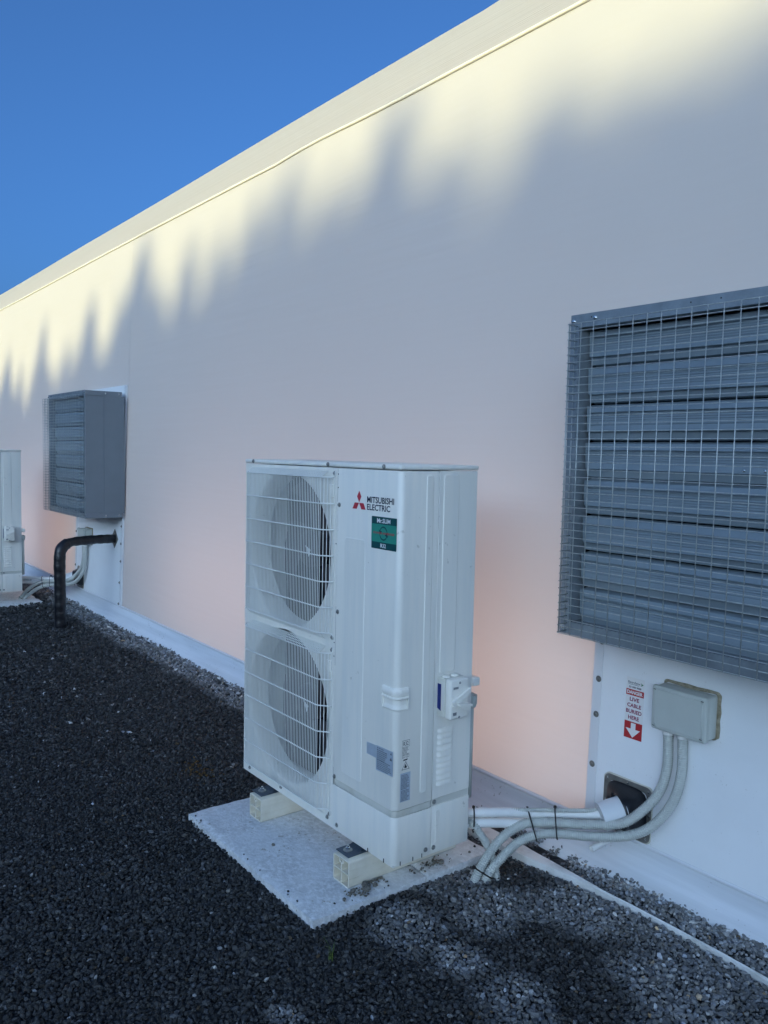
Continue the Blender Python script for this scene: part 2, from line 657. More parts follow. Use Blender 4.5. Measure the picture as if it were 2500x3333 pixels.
# back half and ends of the hall
YB = 2 * (0.976 + RIDGE_Y) - 0.976
mb = MB()
vs, fs = [], []
for x in (X0, X1):
    for py, pz in prof[::-1]:
        vs.append((x + 15, YB - 0.976 - py + 0.976 - 0.9, EAVE + pz))
    vs.append((x + 15, YB - 0.9, 0.0))
n = len(prof) + 1
fs = [(i, i + 1, n + i + 1, n + i) for i in range(n - 1)]
mb.add(vs, fs).build('back_slope', 'membrane', hall, 180, False)
for x in (X0, X1):
    poly = [(0.88 - .9, 0.0), (0.976 - .9, EAVE)] + [(0.976 - .9 + py, EAVE + pz) for py, pz in prof[1:]] + \
           [(YB - .9 - py, EAVE + pz) for py, pz in prof[::-1][1:]] + [(YB - .9, 0.0)]
    MB().add([(x + 15, u, v) for u, v in poly], [tuple(range(len(poly)))]).build('end_wall', 'membrane', hall, None, False)
MB().box(X0 + 15, X1 + 15, 1.2 - .9, YB - 1.2, -0.01, 0.02).build('hall_floor', 'floor_grey', hall)
# welded joints of the sheet
for sx in (-4.945,):
    prof_s = [(-0.02, 0.0), (-0.0195, 0.0012), (0.0195, 0.0012), (0.02, 0.0)]
    zz = np.linspace(0.14, EAVE - .02, 30)
    MB().sheet(prof_s, zz, lambda u, v, w: (sx + u + 15, wall_y(sx + u, w) - v - 0.0008 - 0.9, w)).build('weld_seam', 'membrane', hall, None)
# skirt flap at the foot of the wall
xk = np.concatenate([np.linspace(X0, -9, 30), np.linspace(-8.9, 2.5, 170), np.linspace(2.7, X1, 15)])


def skirt_pt(u, v, x):
    n1 = mnoise.noise(Vector((x * 0.9, 3.1, 0))) * 0.012 + mnoise.noise(Vector((x * 3.1, 9.4, 0))) * 0.005
    n2 = 0.02 * math.exp(-((x - 0.15) / 0.5) ** 2)
    k = max(0, min(1, (0.115 - v) / 0.12))
    wob = 0.004 * mnoise.noise(Vector((x * 5, v * 30, 1.7)))
    return (x + 15, u + (n1 - n2) * k + wob * (0.2 + k) - 0.9, v)


sp = [(0.8775, 0.122), (0.8745, 0.124), (0.8735, 0.118), (0.872, 0.109), (0.868, 0.099), (0.860, 0.085), (0.850, 0.068), (0.836, 0.050),
      (0.818, 0.034), (0.797, 0.016), (0.777, -0.004), (0.757, -0.03)]
MB().sheet(sp, xk, skirt_pt).build('skirt_flap', 'skirt_white', hall, 180)
MB().sheet([(0.8745, 0.1265), (0.8640, 0.127), (0.8605, 0.1235), (0.8605, 0.1145), (0.8655, 0.1125)], xk,
           lambda u, v, x: (x + 15, u - 0.9 + 0.0015 * mnoise.noise(Vector((x * 2, 0, 5))), v)).build('hem_strip', 'hem_white', hall, 180)

# warm tube lamps standing on the hall floor behind the membrane
lamp_src = None
for i, (lx, ly) in enumerate(((-8.6, 1.75), (-6.9, 1.75), (-3.4, 1.85), (-1.9, 1.8), (-0.3, 1.7), (-11.0, 1.8))):
    if lamp_src is None:
        l = empty('floor_lamp', (lx, ly, 0.02))
        MB().box(-0.75, 0.75, -0.09, 0.09, 0.0, 0.04, 0.008).build('lamp_base', 'lamp_white', l)
        for s in (-1, 1):
            MB().box(s * 0.72 - 0.02, s * 0.72 + 0.02, -0.03, 0.03, 0.042, 0.46, 0.004).build('lamp_post', 'lamp_white', l)
        MB().tube([(-0.69, 0, 0.42), (0.69, 0, 0.42)], 0.03, 12).build('lamp_tube', 'lamp_tube', l, 180)
        lamp_src = l
    else:
        l = clone(lamp_src)
        l.location = (lx, ly, 0.02)
    tag(l, 'warm tube lamp on the hall floor, glowing through the fabric wall', 'lamp', 'lamps inside the fabric hall')

# ------------------------------------------------------------------ screw shapes shared by many
src_screw = {}


def screw(kind, parent, loc, axis, name='screw'):
    key = (kind, axis)
    if key not in src_screw:
        mb = MB()
        if kind == 'hex':
            mb.lathe([(0.0085, 0), (0.0085, 0.0012), (0.0055, 0.0013)], (0, 0, 0), axis, 14)
            mb.lathe([(0.0055, 0.0013), (0.0055, 0.005), (0.0042, 0.006)], (0, 0, 0), axis, 6)
            mt_ = 'screw_steel'
        elif kind == 'tek':
            mb.lathe([(0.0075, 0), (0.007, 0.0018), (0.0048, 0.002), (0.0048, 0.006), (0.003, 0.0068)], (0, 0, 0), axis, 10)
            mt_ = 'bright_bolt'
        elif kind == 'small':
            mb.lathe([(0.0045, 0), (0.0042, 0.0016), (0.002, 0.0026)], (0, 0, 0), axis, 10)
            mt_ = 'bright_bolt'
        elif kind == 'washer':
            mb.lathe([(0.0125, 0), (0.0118, 0.0014), (0.0065, 0.0026), (0.0060, 0.0026), (0.0058, 0.0065), (0.004, 0.0075)], (0, 0, 0), axis, 18)
            mt_ = 'washer'
        elif kind == 'hole':
            mb.lathe([(0.0026, 0), (0.0024, 0.0005)], (0, 0, 0), axis, 8)
            mt_ = 'seam_dark'
        o = mb.build(name, mt_, parent, 40)
        o.location = loc
        src_screw[key] = o
        return o
    return child(src_screw[key], name, parent, loc)


NY = (0, -1, 0)
PX = (1, 0, 0)

# ------------------------------------------------------------------ outdoor heat pump unit
AW, AD, AH = 1.042, 0.342, 1.338


def guard(parent, zt, zb):
    """wire guard of one fan: bevelled basket"""
    gp = MB()
    xl, xr, pr, ch = -0.968, -0.417, 0.036, 0.046
    r_h = 0.0025
    gd = None
    zsb = np.linspace(zt, zb, 7)
    for i, z in enumerate(zsb):
        inset = 0.0
        pts = [(xl - ch - 0.004, -0.002, z), (xl - 0.004, -pr, z), (xl + 0.006, -pr - 0.002, z), (xr - 0.006, -pr - 0.002, z), (xr + 0.004, -pr, z), (xr + ch, -0.002, z)]
        if i in (0, 6):
            s = 1 if i == 0 else -1
            pts = pts[:-1] + [(xr + ch - 0.008, -0.006, z), (xr + ch + 0.002, -0.004, z + s * 0.006), (xr + ch + 0.003, -0.003, z + s * 0.022)]
        mbw = MB()
        mbw.tube(pts, r_h, 6)
        if gd is None:
            gd = mbw.build('fan_guard', 'guard_ivory', parent, 180)
        else:
            mbw.build('crossbar', 'guard_ivory', gd, 180)
    wv = MB()
    n = 51
    rv = 0.0015
    for k in range(n):
        x = xl + (xr - xl) * k / (n - 1)
        top = zt + 0.022
        bot = zb - 0.026
        f = (k - (n - 1) / 2) / ((n - 1) / 2)
        wv.tube([(x + 0.0, -0.003, top), (x, -pr + 0.004, zt + 0.003), (x, -pr + 0.002, zt - 0.004), (x, -pr + 0.002, zb + 0.004), (x, -pr + 0.004, zb - 0.003), (x, -0.003, bot)], rv, 4, False)
    for s in (0, 1):
        for k in range(1, 5):
            t = k / 4.4
            x = (xr + ch * t) if s else (xl - ch * t)
            y = -pr * (1 - t)
            wv.tube([(x, y + 0.001, zt - 0.001), (x, y + 0.001, zb + 0.001)], rv, 4, False)
    # short wires along the sloping top and bottom
    for (za, zc) in ((zt, zt + 0.022), (zb, zb - 0.026)):
        for t in (0.25, 0.5, 0.75, 1.0):
            yy = -pr + (pr - 0.003) * t
            zz = za + (zc - za) * t
            wv.tube([(xl + 0.03 * t - 0.004, yy, zz), (xr - 0.03 * t + 0.004, yy, zz)], rv, 4, False)
    o = wv.build('wire_mesh', 'guard_ivory', gd, 180)
    o['kind'] = 'stuff'
    return gd


def make_unit():
    t = empty('heat_pump_unit', (0, 0, 0.14))
    # fan front panel with two round mouths
    xl, xr = -AW, -0.357
    cx, rad = -0.70, 0.298
    pf = MB()
    panels = ((0.0, 0.668, 0.365), (0.668, 1.322, 0.992))
    N = 72
    for z0, z1, cz in panels:
        angs = sorted([2 * math.pi * k / N for k in range(N)] + [math.atan2(zc - cz, xc - cx) % (2 * math.pi) for xc in (xl, xr) for zc in (z0, z1)])
        outer, inner = [], []
        for a in angs:
            c, s = math.cos(a), math.sin(a)
            k = min([((xr if c > 0 else xl) - cx) / c if abs(c) > 1e-9 else 9e9, ((z1 if s > 0 else z0) - cz) / s if abs(s) > 1e-9 else 9e9])
            outer.append((cx + c * k, 0.0, cz + s * k))
            inner.append((cx + c * (rad + 0.012), 0.0, cz + s * (rad + 0.012)))
        n = len(angs)
        rings = [outer, inner]
        for rr, yy in ((rad + 0.004, 0.003), (rad, 0.012), (rad - 0.004, 0.03), (rad - 0.006, 0.09)):
            rings.append([(cx + math.cos(a) * rr, yy, cz + math.sin(a) * rr) for a in angs])
        vs = [p for r_ in rings for p in r_]
        fs = [(j * n + i, j * n + (i + 1) % n, (j + 1) * n + (i + 1) % n, (j + 1) * n + i) for j in range(len(rings) - 1) for i in range(n)]
        pf.add(vs, fs)
    pf.build('front_panel', 'ivory', t, 50, False)
    # casing behind: left side, bottom, back, partition
    cs = MB()
    cs.box(-AW, -AW + 0.003, 0.0015, AD, 0.0, 1.32)
    cs.box(-AW + 0.003, -0.002, 0.004, AD - 0.003, -0.004, 0.0)
    cs.box(-AW + 0.003, -0.36, AD - 0.003, AD, 0.0, 1.32)
    cs.box(-0.36, -0.357, 0.004, AD - 0.003, 0.0, 1.32)
    cs.build('casing', 'ivory', t)
    MB().box(-AW + 0.01, -0.37, 0.20, 0.21, 0.01, 1.31).build('coil', 'coil_dark', t)
    # fans
    for cz in (0.365, 0.992):
        f = MB()
        f.lathe([(0.075, 0), (0.075, 0.05), (0.06, 0.062), (0.02, 0.068)], (cx, 0.15, cz), NY, 24)
        fan = f.build('fan', 'fan_dark', t, 40)
        for k in range(3):
            bl = MB()
            vs, fs = [], []
            nr, na = 7, 9
            for i in range(nr):
                rr = 0.06 + (rad - 0.075) * i / (nr - 1)
                for j in range(na):
                    a = R(120 * k + 20 + (j / (na - 1)) * (62 + 24 * i / (nr - 1)) + 22 * i / (nr - 1))
                    vs.append((cx + rr * math.cos(a), 0.145 - 0.06 * (j / (na - 1) - 0.5), cz + rr * math.sin(a)))
            for i in range(nr - 1):
                for j in range(na - 1):
                    fs.append((i * na + j, i * na + j + 1, (i + 1) * na + j + 1, (i + 1) * na + j))
            bl.add(vs, fs)
            bl.build('blade', 'fan_dark', fan, 180, False)
        s = MB()
        s.add([(cx + 0.01, 0.0775, cz + 0.015), (cx + 0.05, 0.0775, cz + 0.0), (cx + 0.035, 0.0775, cz - 0.03)], [(0, 1, 2)])
        s.build('sticker', 'label_white', fan, None, False)
    guard(t, 1.287, 0.720)
    guard(t, 0.646, 0.062)
    # little hooks by the guards
    for z in (1.262, 0.622):
        MB().box(-0.40, -0.376, -0.009, -0.002, z - 0.045, z, 0.003).build('guard_clip', 'ivory', t)
    for z in (1.302, 0.706, 0.660, 0.045):
        screw('hex', t, (-0.376, -0.001, z), NY)
    # lid
    ld = MB()
    ld.box(-AW - 0.003, 0.004, -0.004, AD + 0.004, 1.3245, AH + 0.003, 0.006, 3)
    ld.build('lid', 'ivory', t, 40)
    for x in (-0.97, -0.415, -0.085):
        screw('hex', t, (x, -0.004, 1.333), NY)
    # service panel wraps the rounded corner to the seam on the side
    rc = 0.022

    def corner(x0, y1, off, n=8):
        pts = [(x0, -off)]
        for k in range(n + 1):
            a = R(-90 + 90 * k / n)
            pts.append((-rc + (rc + off) * math.cos(a), rc + (rc + off) * math.sin(a)))
        pts.append((off, y1))
        return pts

    def wrap(z0, z1, x0, y1, off, nm, mt_='ivory', lip=0.004):
        mb = MB()
        P = [(z0, off - lip), (z0 + lip * .3, off - lip * .3), (z0 + lip, off), (z1 - lip, off), (z1 - lip * .3, off - lip * .3), (z1, off - lip)]
        rows = [corner(x0, y1, o_) for _, o_ in P]
        n = len(rows[0])
        vs = [(x, y, P[j][0]) for j, row in enumerate(rows) for x, y in row]
        fs = [(j * n + i, j * n + i + 1, (j + 1) * n + i + 1, (j + 1) * n + i) for j in range(len(P) - 1) for i in range(n - 1)]
        # returns at both ends
        vs += [(x0, 0.01, z0), (x0, 0.01, z1), (-0.01, y1, z0), (-0.01, y1, z1)]
        a = len(P) * n
        fs += [(0, (len(P) - 1) * n, a + 1, a), (n - 1, a + 2, a + 3, len(P) * n - 1)]
        mb.add(vs, fs)
        return mb.build(nm, mt_, t, 35)

    sp_ = wrap(0.189, 1.322, -0.3545, 0.1635, 0.001, 'service_panel')
    wrap(0.160, 0.187, -0.3535, 0.1630, -0.004, 'recessed_band', 'ivory_worn', 0.001)
    lc = wrap(0.0, 0.166, -0.3545, 0.1635, 0.002, 'lower_cover')
    # rear side panel with its flange
    sr = MB()
    sr.box(-0.006, 0.001, 0.1665, AD, 0.192, 1.322, 0.0015, 1)
    rp_ = sr.build('rear_side_panel', 'ivory', t, 40)
    MB().box(-0.006, 0.002, 0.1665, AD, 0.0, 0.166, 0.0018, 2).build('rear_lower_panel', 'ivory', t, 40)
    MB().box(-0.008, -0.003, 0.1665, AD - 0.002, 0.1665, 0.1915).build('recessed_band', 'ivory_worn', t)
    MB().box(-0.36, -0.002, AD - 0.003, AD - 0.0005, 0.0, 1.32).build('back_plate', 'ivory', t)
    MB().box(-0.02, -0.0085, 0.15, 0.19, 0.003, 1.318).build('seam_shadow_gap', 'seam_dark', t)
    # embossed panels
    e1 = MB()
    raised(e1, lambda s: rrect(-0.306 + s, -0.183 - s, 0.225 + s, 1.081 - s, 0.012), 0.0018, 0.003, lambda u, v, w_: FR(u, v, w_ + 0.0008))
    e1.build('embossed_field', 'ivory', sp_, None)
    e2 = MB()
    raised(e2, lambda s: rrect(0.109 + s, 0.141 - s, 0.226 + s, 1.309 - s, 0.009), 0.0026, 0.0035, lambda u, v, w_: SI(u, v, w_ + 0.0008))
    e2.build('embossed_rib', 'ivory', sp_, None)
    e3 = MB()
    raised(e3, lambda s: rrect(0.184 + s, 0.257 - s, 0.63 + s, 1.311 - s, 0.009), 0.0026, 0.0035, lambda u, v, w_: SI(u, v, w_ + 0.0008))
    e3.build('embossed_field', 'ivory', rp_, None)
    e4 = MB()
    raised(e4, lambda s: rrect(0.183 + s, 0.203 - s, 0.03 + s, 0.15 - s, 0.006), 0.002, 0.003, lambda u, v, w_: SI(u, v, w_ + 0.0018))
    e4.build('embossed_rib', 'ivory', rp_, None)
    # pressed louvres on the rear side panel
    src = None
    for k in range(10):
        z = 0.4355 - 0.0206 * k
        if src is None:
            mb = MB()
            # hooded slot: bulges to the bottom edge, open below
            vs, fs = [], []
            nu, nv = 9, 5
            for i in range(nu):
                u = i / (nu - 1)
                for j in range(nv):
                    q = j / (nv - 1)
                    env = min(1, min(u, 1 - u) / 0.09) ** 0.5 if 0 < u < 1 else 0
                    vs.append((0.0012 + 0.0075 * env * (1 - (1 - q) ** 2), (u - 0.5) * 0.073, -q * 0.0155))
            for i in range(nu - 1):
                for j in range(nv - 1):
                    fs.append((i * nv + j, i * nv + j + 1, (i + 1) * nv + j + 1, (i + 1) * nv + j))
            fs.append(tuple(i * nv + nv - 1 for i in range(nu)))
            mb.add(vs, fs)
            src = mb.build('vent_slat', 'ivory', rp_, 50, False)
            src.location = (0, 0.220, z + 0.002)
        else:
            child(src, 'vent_slat', rp_, (0, 0.220, z + 0.002))
    # knock-outs pressed into the lower cover
    for (u, v, rr) in ((0.055, 0.120, 0.015), (0.118, 0.125, 0.019)):
        k_ = MB()
        k_.lathe([(rr, 0.0018), (rr - 0.0012, 0.0028), (rr - 0.0024, 0.0018)], (0, u, v), PX, 24, False)
        k_.build('knockout', 'ivory', lc, 180)
    for (u, v, rr) in ((-0.045, 0.105, 0.017), (-0.115, 0.125, 0.014)):
        k_ = MB()
        k_.lathe([(rr, 0.0018), (rr - 0.0012, 0.0026), (rr - 0.0024, 0.0018)], (u, 0, v), NY, 24, False)
        k_.build('knockout', 'ivory', lc, 180)
    # drain slots at the very foot
    for x in (-0.135, -0.045):
        MB().box(x - 0.001, x + 0.001, -0.0045, -0.002, 0.0, 0.014).build('foot_slot', 'seam_dark', lc)
    for y in (0.03, 0.085, 0.125):
        MB().box(0.0025, 0.0045, y - 0.001, y + 0.001, 0.0, 0.014).build('foot_slot', 'seam_dark', lc)
    # carrying handle over the corner
    hd = MB()
    P = [(0.607, 0.001), (0.6065, 0.005), (0.602, 0.0085), (0.590, 0.0095), (0.581, 0.0075), (0.577, 0.0055), (0.5765, 0.011), (0.572, 0.012), (0.570, 0.0095),
         (0.5695, 0.0015), (0.552, 0.0012), (0.545, 0.0025), (0.539, 0.006), (0.534, 0.006), (0.530, 0.001)]
    rows = [corner(-0.066, 0.046, o_, 8) for _, o_ in P]
    n = len(rows[0])
    vs = [(x, y, P[j][0]) for j, row in enumerate(rows) for x, y in row]
    fs = [(j * n + i, j * n + i + 1, (j + 1) * n + i + 1, (j + 1) * n + i) for j in range(len(P) - 1) for i in range(n - 1)]
    hd.add(vs, fs)
    hd.box(-0.0695, -0.064, -0.009, 0.002, 0.531, 0.606, 0.002)
    hd.box(0.002, 0.009, 0.044, 0.0495, 0.531, 0.606, 0.002)
    hd.build('carrying_handle', 'ivory', t, 35)
    # screws
    for (x, z) in ((-0.343, 1.191), (-0.343, 0.806), (-0.346, 0.198), (-0.326, 0.022)):
        screw('hex', t, (x, -0.0015, z), NY)
    for (x, z) in ((-0.39, 0.028), (-0.985, 0.022), (-0.725, 0.026)):
        screw('hex', t, (x, -0.0005, z), NY)
    for (y, z) in ((0.142, 0.022), (0.178, 0.020), (0.180, 0.180)):
        screw('hex', t, (0.002 if z < .1 else -0.002, y, z), PX)
    for (x, z) in ((-0.352, 1.30), (-0.352, 1.252), (-0.36, 1.05), (-0.362, 0.69), (-0.362, 0.64)):
        screw('hole', t, (x, -0.0012, z), NY, 'hole')
    # ---- printing
    lg = MB()
    for poly in ([(-0.2240, 1.2475), (-0.2115, 1.2275), (-0.2240, 1.2068), (-0.2365, 1.2275)],
                 [(-0.2500, 1.2055), (-0.2248, 1.2055), (-0.2375, 1.1838), (-0.2622, 1.1838)],
                 [(-0.1980, 1.2055), (-0.2232, 1.2055), (-0.2105, 1.1838), (-0.1860, 1.1838)]):
        lg.add([FR(u, v, 0.0018) for u, v in poly], [(0, 1, 2, 3)])
    lg.build('red_emblem', 'logo_red', sp_, None)
    tx = MB()
    tx.add(*text_mesh('MITSUBISHI', (-0.178, -0.031, 1.2095, 1.2310), FR, 0.0018, 0.022))
    tx.add(*text_mesh('ELECTRIC', (-0.178, -0.051, 1.1845, 1.2055), FR, 0.0018, 0.022))
    tx.build('maker_lettering', 'print_navy', sp_, None, False)
    st = MB()
    st.prism(rrect(-0.1495, -0.0145, 1.0585, 1.1665, 0.003), 0.0012, 0.0019, FR)
    stk = st.build('green_sticker', 'teal_dark', t, None)
    b_ = MB().prism([(-0.1495, 1.0815), (-0.0145, 1.0815), (-0.0145, 1.1415), (-0.1495, 1.1415)], 0.0015, 0.0023, FR)
    b_.build('sticker_band', 'teal_light', stk, None)
    wt = MB()
    wt.add(*text_mesh('Mr.SLIM', (-0.119, -0.047, 1.1460, 1.1610), FR, 0.0026, 0.03))
    wt.build('sticker_lettering', 'label_white', stk, None, False)
    wt = MB()
    wt.add(*text_mesh('R32', (-0.0985, -0.069, 1.0640, 1.0775), FR, 0.0026, 0.03))
    wt.build('sticker_lettering', 'label_white', stk, None, False)
    pt = MB()
    pt.add(*text_mesh('POWER INVERTER', (-0.139, -0.025, 1.1085, 1.1155), FR, 0.0030, 0.02, 0.25))
    pt.build('sticker_lettering', 'logo_red', stk, None, False)
    ar = MB()
    for s in (0, 1):
        pts_o, pts_i = [], []
        for k in range(13):
            a = R(0 + 165 * k / 12 + 180 * s)
            th = 0.0045 * math.sin(math.pi * (k / 12) ** 0.8 * 0.9) + 0.0008
            c0 = (-0.0835, 1.1118)
            pts_o.append((c0[0] + 0.0215 * math.cos(a), c0[1] + 0.0240 * math.sin(a)))
            pts_i.append((c0[0] + (0.0215 - th) * math.cos(a), c0[1] + (0.0240 - th) * math.sin(a)))
        n = 13
        ar.add([FR(u, v, 0.0026) for u, v in pts_o + pts_i], [(i, i + 1, n + i + 1, n + i) for i in range(n - 1)])
        tip = pts_o[-1]
        d = 1 if s == 0 else -1
        ar.add([FR(tip[0] - 0.004 * d, tip[1] + 0.006 * d, 0.0027), FR(tip[0] + 0.013 * d, tip[1] - 0.0 * d, 0.0027), FR(tip[0] + 0.001 * d, tip[1] - 0.011 * d, 0.0027)], [(0, 1, 2)])
    ar.build('sticker_arrows', 'teal_dark', stk, None, False)
    # rating plates low on the panel
    pl = MB().prism([(-0.099, 0.304), (-0.008, 0.309), (-0.008, 0.393), (-0.099, 0.390)], 0.0012, 0.0018, FR).build('rating_plate', 'label_silver', t, None)
    MB().prism([(-0.153, 0.345), (-0.100, 0.345), (-0.100, 0.3885), (-0.153, 0.386)], 0.0012, 0.0018, FR).build('blank_plate', 'label_silver', t, None)
    ln = MB()
    rng = random.Random(3)

    def lines(u0, u1, v1, v0, step, th, fn, wv_):
        v = v1
        while v > v0:
            u = u0
            stop = u1 - rng.random() * (u1 - u0) * 0.35
            while u < stop:
                l_ = (0.004 + rng.random() * 0.012) * (u1 - u0) / 0.08
                e_ = min(u + l_, stop)
                ln.add([fn(u, v, wv_), fn(e_, v, wv_), fn(e_, v - th, wv_), fn(u, v - th, wv_)], [(0, 1, 2, 3)])
                u = e_ + 0.0016 * (u1 - u0) / 0.08
            v -= step
    lines(-0.095, -0.035, 0.378, 0.345, 0.0065, 0.003, FR, 0.0022)
    lines(-0.095, -0.014, 0.343, 0.31, 0.006, 0.0024, FR, 0.0022)
    for poly in ([(-0.090, 0.3875), (-0.0865, 0.3815), (-0.0935, 0.3815)], [(-0.018, 0.372), (-0.012, 0.360), (-0.025, 0.360)], [(-0.018, 0.388), (-0.014, 0.380), (-0.022, 0.380)]):
        ln.add([FR(u, v, 0.0022) for u, v in poly], [(0, 1, 2)])
    ln.add(*text_mesh('MITSUBISHI', (-0.084, -0.058, 0.3815, 0.3860), FR, 0.0022, 0.02))
    ln.build('plate_print', 'print_grey', pl, None, False)
    ln = MB()
    lb = MB().prism(rrect(0.027, 0.064, 0.325, 0.433, 0.002), 0.0012, 0.0017, SI).build('refrigerant_label', 'ivory', t, None)
    ln.add(*text_mesh('R32', (0.0335, 0.0555, 0.409, 0.423), SI, 0.0021, 0.01))
    for q in ((0.029, 0.060, 0.4045, 0.4055), (0.029, 0.060, 0.4262, 0.4275), (0.029, 0.0298, 0.4055, 0.4262), (0.0592, 0.060, 0.4055, 0.4262)):
        ln.add([SI(q[0], q[2], .0021), SI(q[1], q[2], .0021), SI(q[1], q[3], .0021), SI(q[0], q[3], .0021)], [(0, 1, 2, 3)])
    lines(0.029, 0.060, 0.402, 0.381, 0.0042, 0.0016, SI, 0.0021)
    for (a0, a1) in ((0.030, 0.042), (0.046, 0.059)):
        for q in ((a0, a1, 0.3680, 0.3690), (a0, a0 + .001, 0.368, 0.3775), (a1 - .001, a1, .368, .3775), ((a0 + a1) / 2 - .0005, (a0 + a1) / 2 + .0005, .368, .3765), (a0, a1, .3765, .3775)):
            ln.add([SI(q[0], q[2], .0021), SI(q[1], q[2], .0021), SI(q[1], q[3], .0021), SI(q[0], q[3], .0021)], [(0, 1, 2, 3)])
    ln.add([SI(u, v, .0021) for u, v in ((0.033, 0.358), (0.051, 0.359), (0.054, 0.3635), (0.036, 0.3625))], [(0, 1, 2, 3)])
    A_, B_, C_ = (0.0285, 0.3275), (0.0615, 0.3275), (0.045, 0.3555)
    for (p, q) in ((A_, B_), (B_, C_), (C_, A_)):
        d = Vector((q[0] - p[0], q[1] - p[1]))
        nrm = Vector((-d.y, d.x)).normalized() * 0.0014
        ln.add([SI(p[0], p[1], .0021), SI(q[0], q[1], .0021), SI(q[0] + nrm.x, q[1] + nrm.y, .0021), SI(p[0] + nrm.x, p[1] + nrm.y, .0021)], [(0, 1, 2, 3)])
    ln.add([SI(u, v, .0022) for u, v in ((0.040, 0.3325), (0.0495, 0.3325), (0.0505, 0.3375), (0.047, 0.341), (0.0455, 0.3475), (0.042, 0.3425), (0.0395, 0.337))], [tuple(range(7))])
    ln.build('label_print', 'print_black', lb, None, False)
    ln = MB()
    lb2 = MB().prism(rrect(0.024, 0.067, 0.218, 0.316, 0.0015), 0.0012, 0.0018, SI).build('warning_label', 'label_silver', t, None)
    lines(0.0265, 0.0645, 0.310, 0.300, 0.0045, 0.0016, SI, 0.0022)
    lines(0.0265, 0.0645, 0.297, 0.262, 0.0042, 0.0018, SI, 0.0022)
    lines(0.0265, 0.0645, 0.257, 0.222, 0.0042, 0.0017, SI, 0.0022)
    ln.build('label_print', 'print_grey', lb2, None, False)
    # isolator switch on the rear side panel
    sw = MB()
    sw.box(0.0028, 0.040, 0.178, 0.262, 0.487, 0.622, 0.004, 2)
    swo = sw.build('isolator_switch', 'ivory_worn', t, 40)
    MB().box(0.0405, 0.070, 0.1785, 0.2615, 0.4865, 0.6225, 0.006, 3).build('switch_cover', 'ivory', swo, 40)
    for y in (0.200, 0.238):
        MB().lathe([(0.0135, 0), (0.0135, 0.004), (0.011, 0.006)], (0.022, y, 0.6215), (0, 0, 1), 18).build('knockout_plug', 'ivory', swo, 40)
    MB().prism([(0.005, 0.515), (0.022, 0.508), (0.022, 0.600), (0.005, 0.600)], 0.0, 0.001, lambda u, v, w_: (u, 0.1775 - w_, v)).build('blue_strip', 'blue_label', swo, None)
    kb = MB()
    kb.prism([(0.183, 0.548), (0.192, 0.556), (0.262, 0.588), (0.2625, 0.570), (0.215, 0.547), (0.2625, 0.520), (0.2625, 0.508), (0.205, 0.528), (0.187, 0.534)], 0.070, 0.080, lambda u, v, w_: (w_, u, v))
    kb.prism([(0.198, 0.546), (0.2555, 0.537), (0.256, 0.530), (0.200, 0.538)], 0.080, 0.097, lambda u, v, w_: (w_, u, v))
    kb.build('switch_lever', 'ivory', swo, None)
    bd = MB()
    for q in ((0.190, 0.213, 0.590, 0.598), (0.190, 0.207, 0.500, 0.511)):
        n_ = 5
        for i in range(n_):
            u0 = q[0] + (q[1] - q[0]) * i / n_
            bd.add([SI(u0, q[2], .0706), SI(u0 + (q[1] - q[0]) / n_ * .7, q[2], .0706), SI(u0 + (q[1] - q[0]) / n_ * .7, q[3], .0706), SI(u0, q[3], .0706)], [(0, 1, 2, 3)])
    bd.build('switch_print', 'print_grey', swo, None, False)
    for (y, z) in ((0.219, 0.610), (0.219, 0.492)):
        MB().lathe([(0.0045, 0), (0.004, 0.0012)], (0.0700, y, z), PX, 12).build('cover_screw', 'screw_steel', swo, 40)
    # clamp and conduit running down behind the corner
    cv = MB()
    cv.tube([(-0.017, AD + 0.014, 0.53), (-0.017, AD + 0.014, 0.15)], 0.0125, 12)
    cv.build('back_conduit', 'conduit_grey', t, 180)
    MB().lathe([(0.017, 0), (0.017, 0.03), (0.012, 0.045)], (-0.012, AD + 0.018, 0.525), (0, 0, -1), 14).build('conduit_gland', 'grey_plastic', t, 40)
    MB().box(-0.03, 0.012, AD, AD + 0.03, 0.562, 0.592, 0.004).build('pipe_clamp', 'ivory', t, 40)
    # mounting feet with bolts
    for fx in (-0.205, -0.815):
        ft = MB()
        ft.box(fx - 0.038, fx + 0.038, -0.062, 0.02, -0.0195, -0.0145, 0.0015, 1)
        ft.prism([(-0.012, -0.0145), (0.02, -0.0145), (0.02, -0.0045), (0.012, -0.0045)], fx - 0.03, fx + 0.03, lambda u, v, w_: (w_, u, v))
        fo = ft.build('mounting_foot', 'bracket_steel', t, 40)
        MB().lathe([(0.0165, 0), (0.0165, 0.0025), (0.009, 0.0026)], (fx - 0.004, -0.034, -0.0145), (0, 0, 1), 20).build('bolt_washer', 'screw_steel', fo, 40)
        MB().lathe([(0.0085, 0.0026), (0.0085, 0.010), (0.005, 0.0105), (0.005, 0.018)], (fx - 0.004, -0.034, -0.0145), (0, 0, 1), 6).build('bolt', 'bright_bolt', fo, 30)
    # rear feet
    for fx in (-0.205, -0.815):
        MB().box(fx - 0.038, fx + 0.038, AD - 0.02, AD + 0.04, -0.0195, -0.0045, 0.0015, 1).build('mounting_foot', 'bracket_steel', t, 40)
    return t


unit = make_unit()
tag(unit, 'tall ivory twin-fan heat pump unit with red emblem standing on concrete slab', 'heat pump')
unit_b = clone(unit)
unit_b.location = (-6.135, 0.0, 0.135)
tag(unit_b, 'far ivory heat pump unit cut off by the left picture edge', 'heat pump')

# ------------------------------------------------------------------ concrete slabs


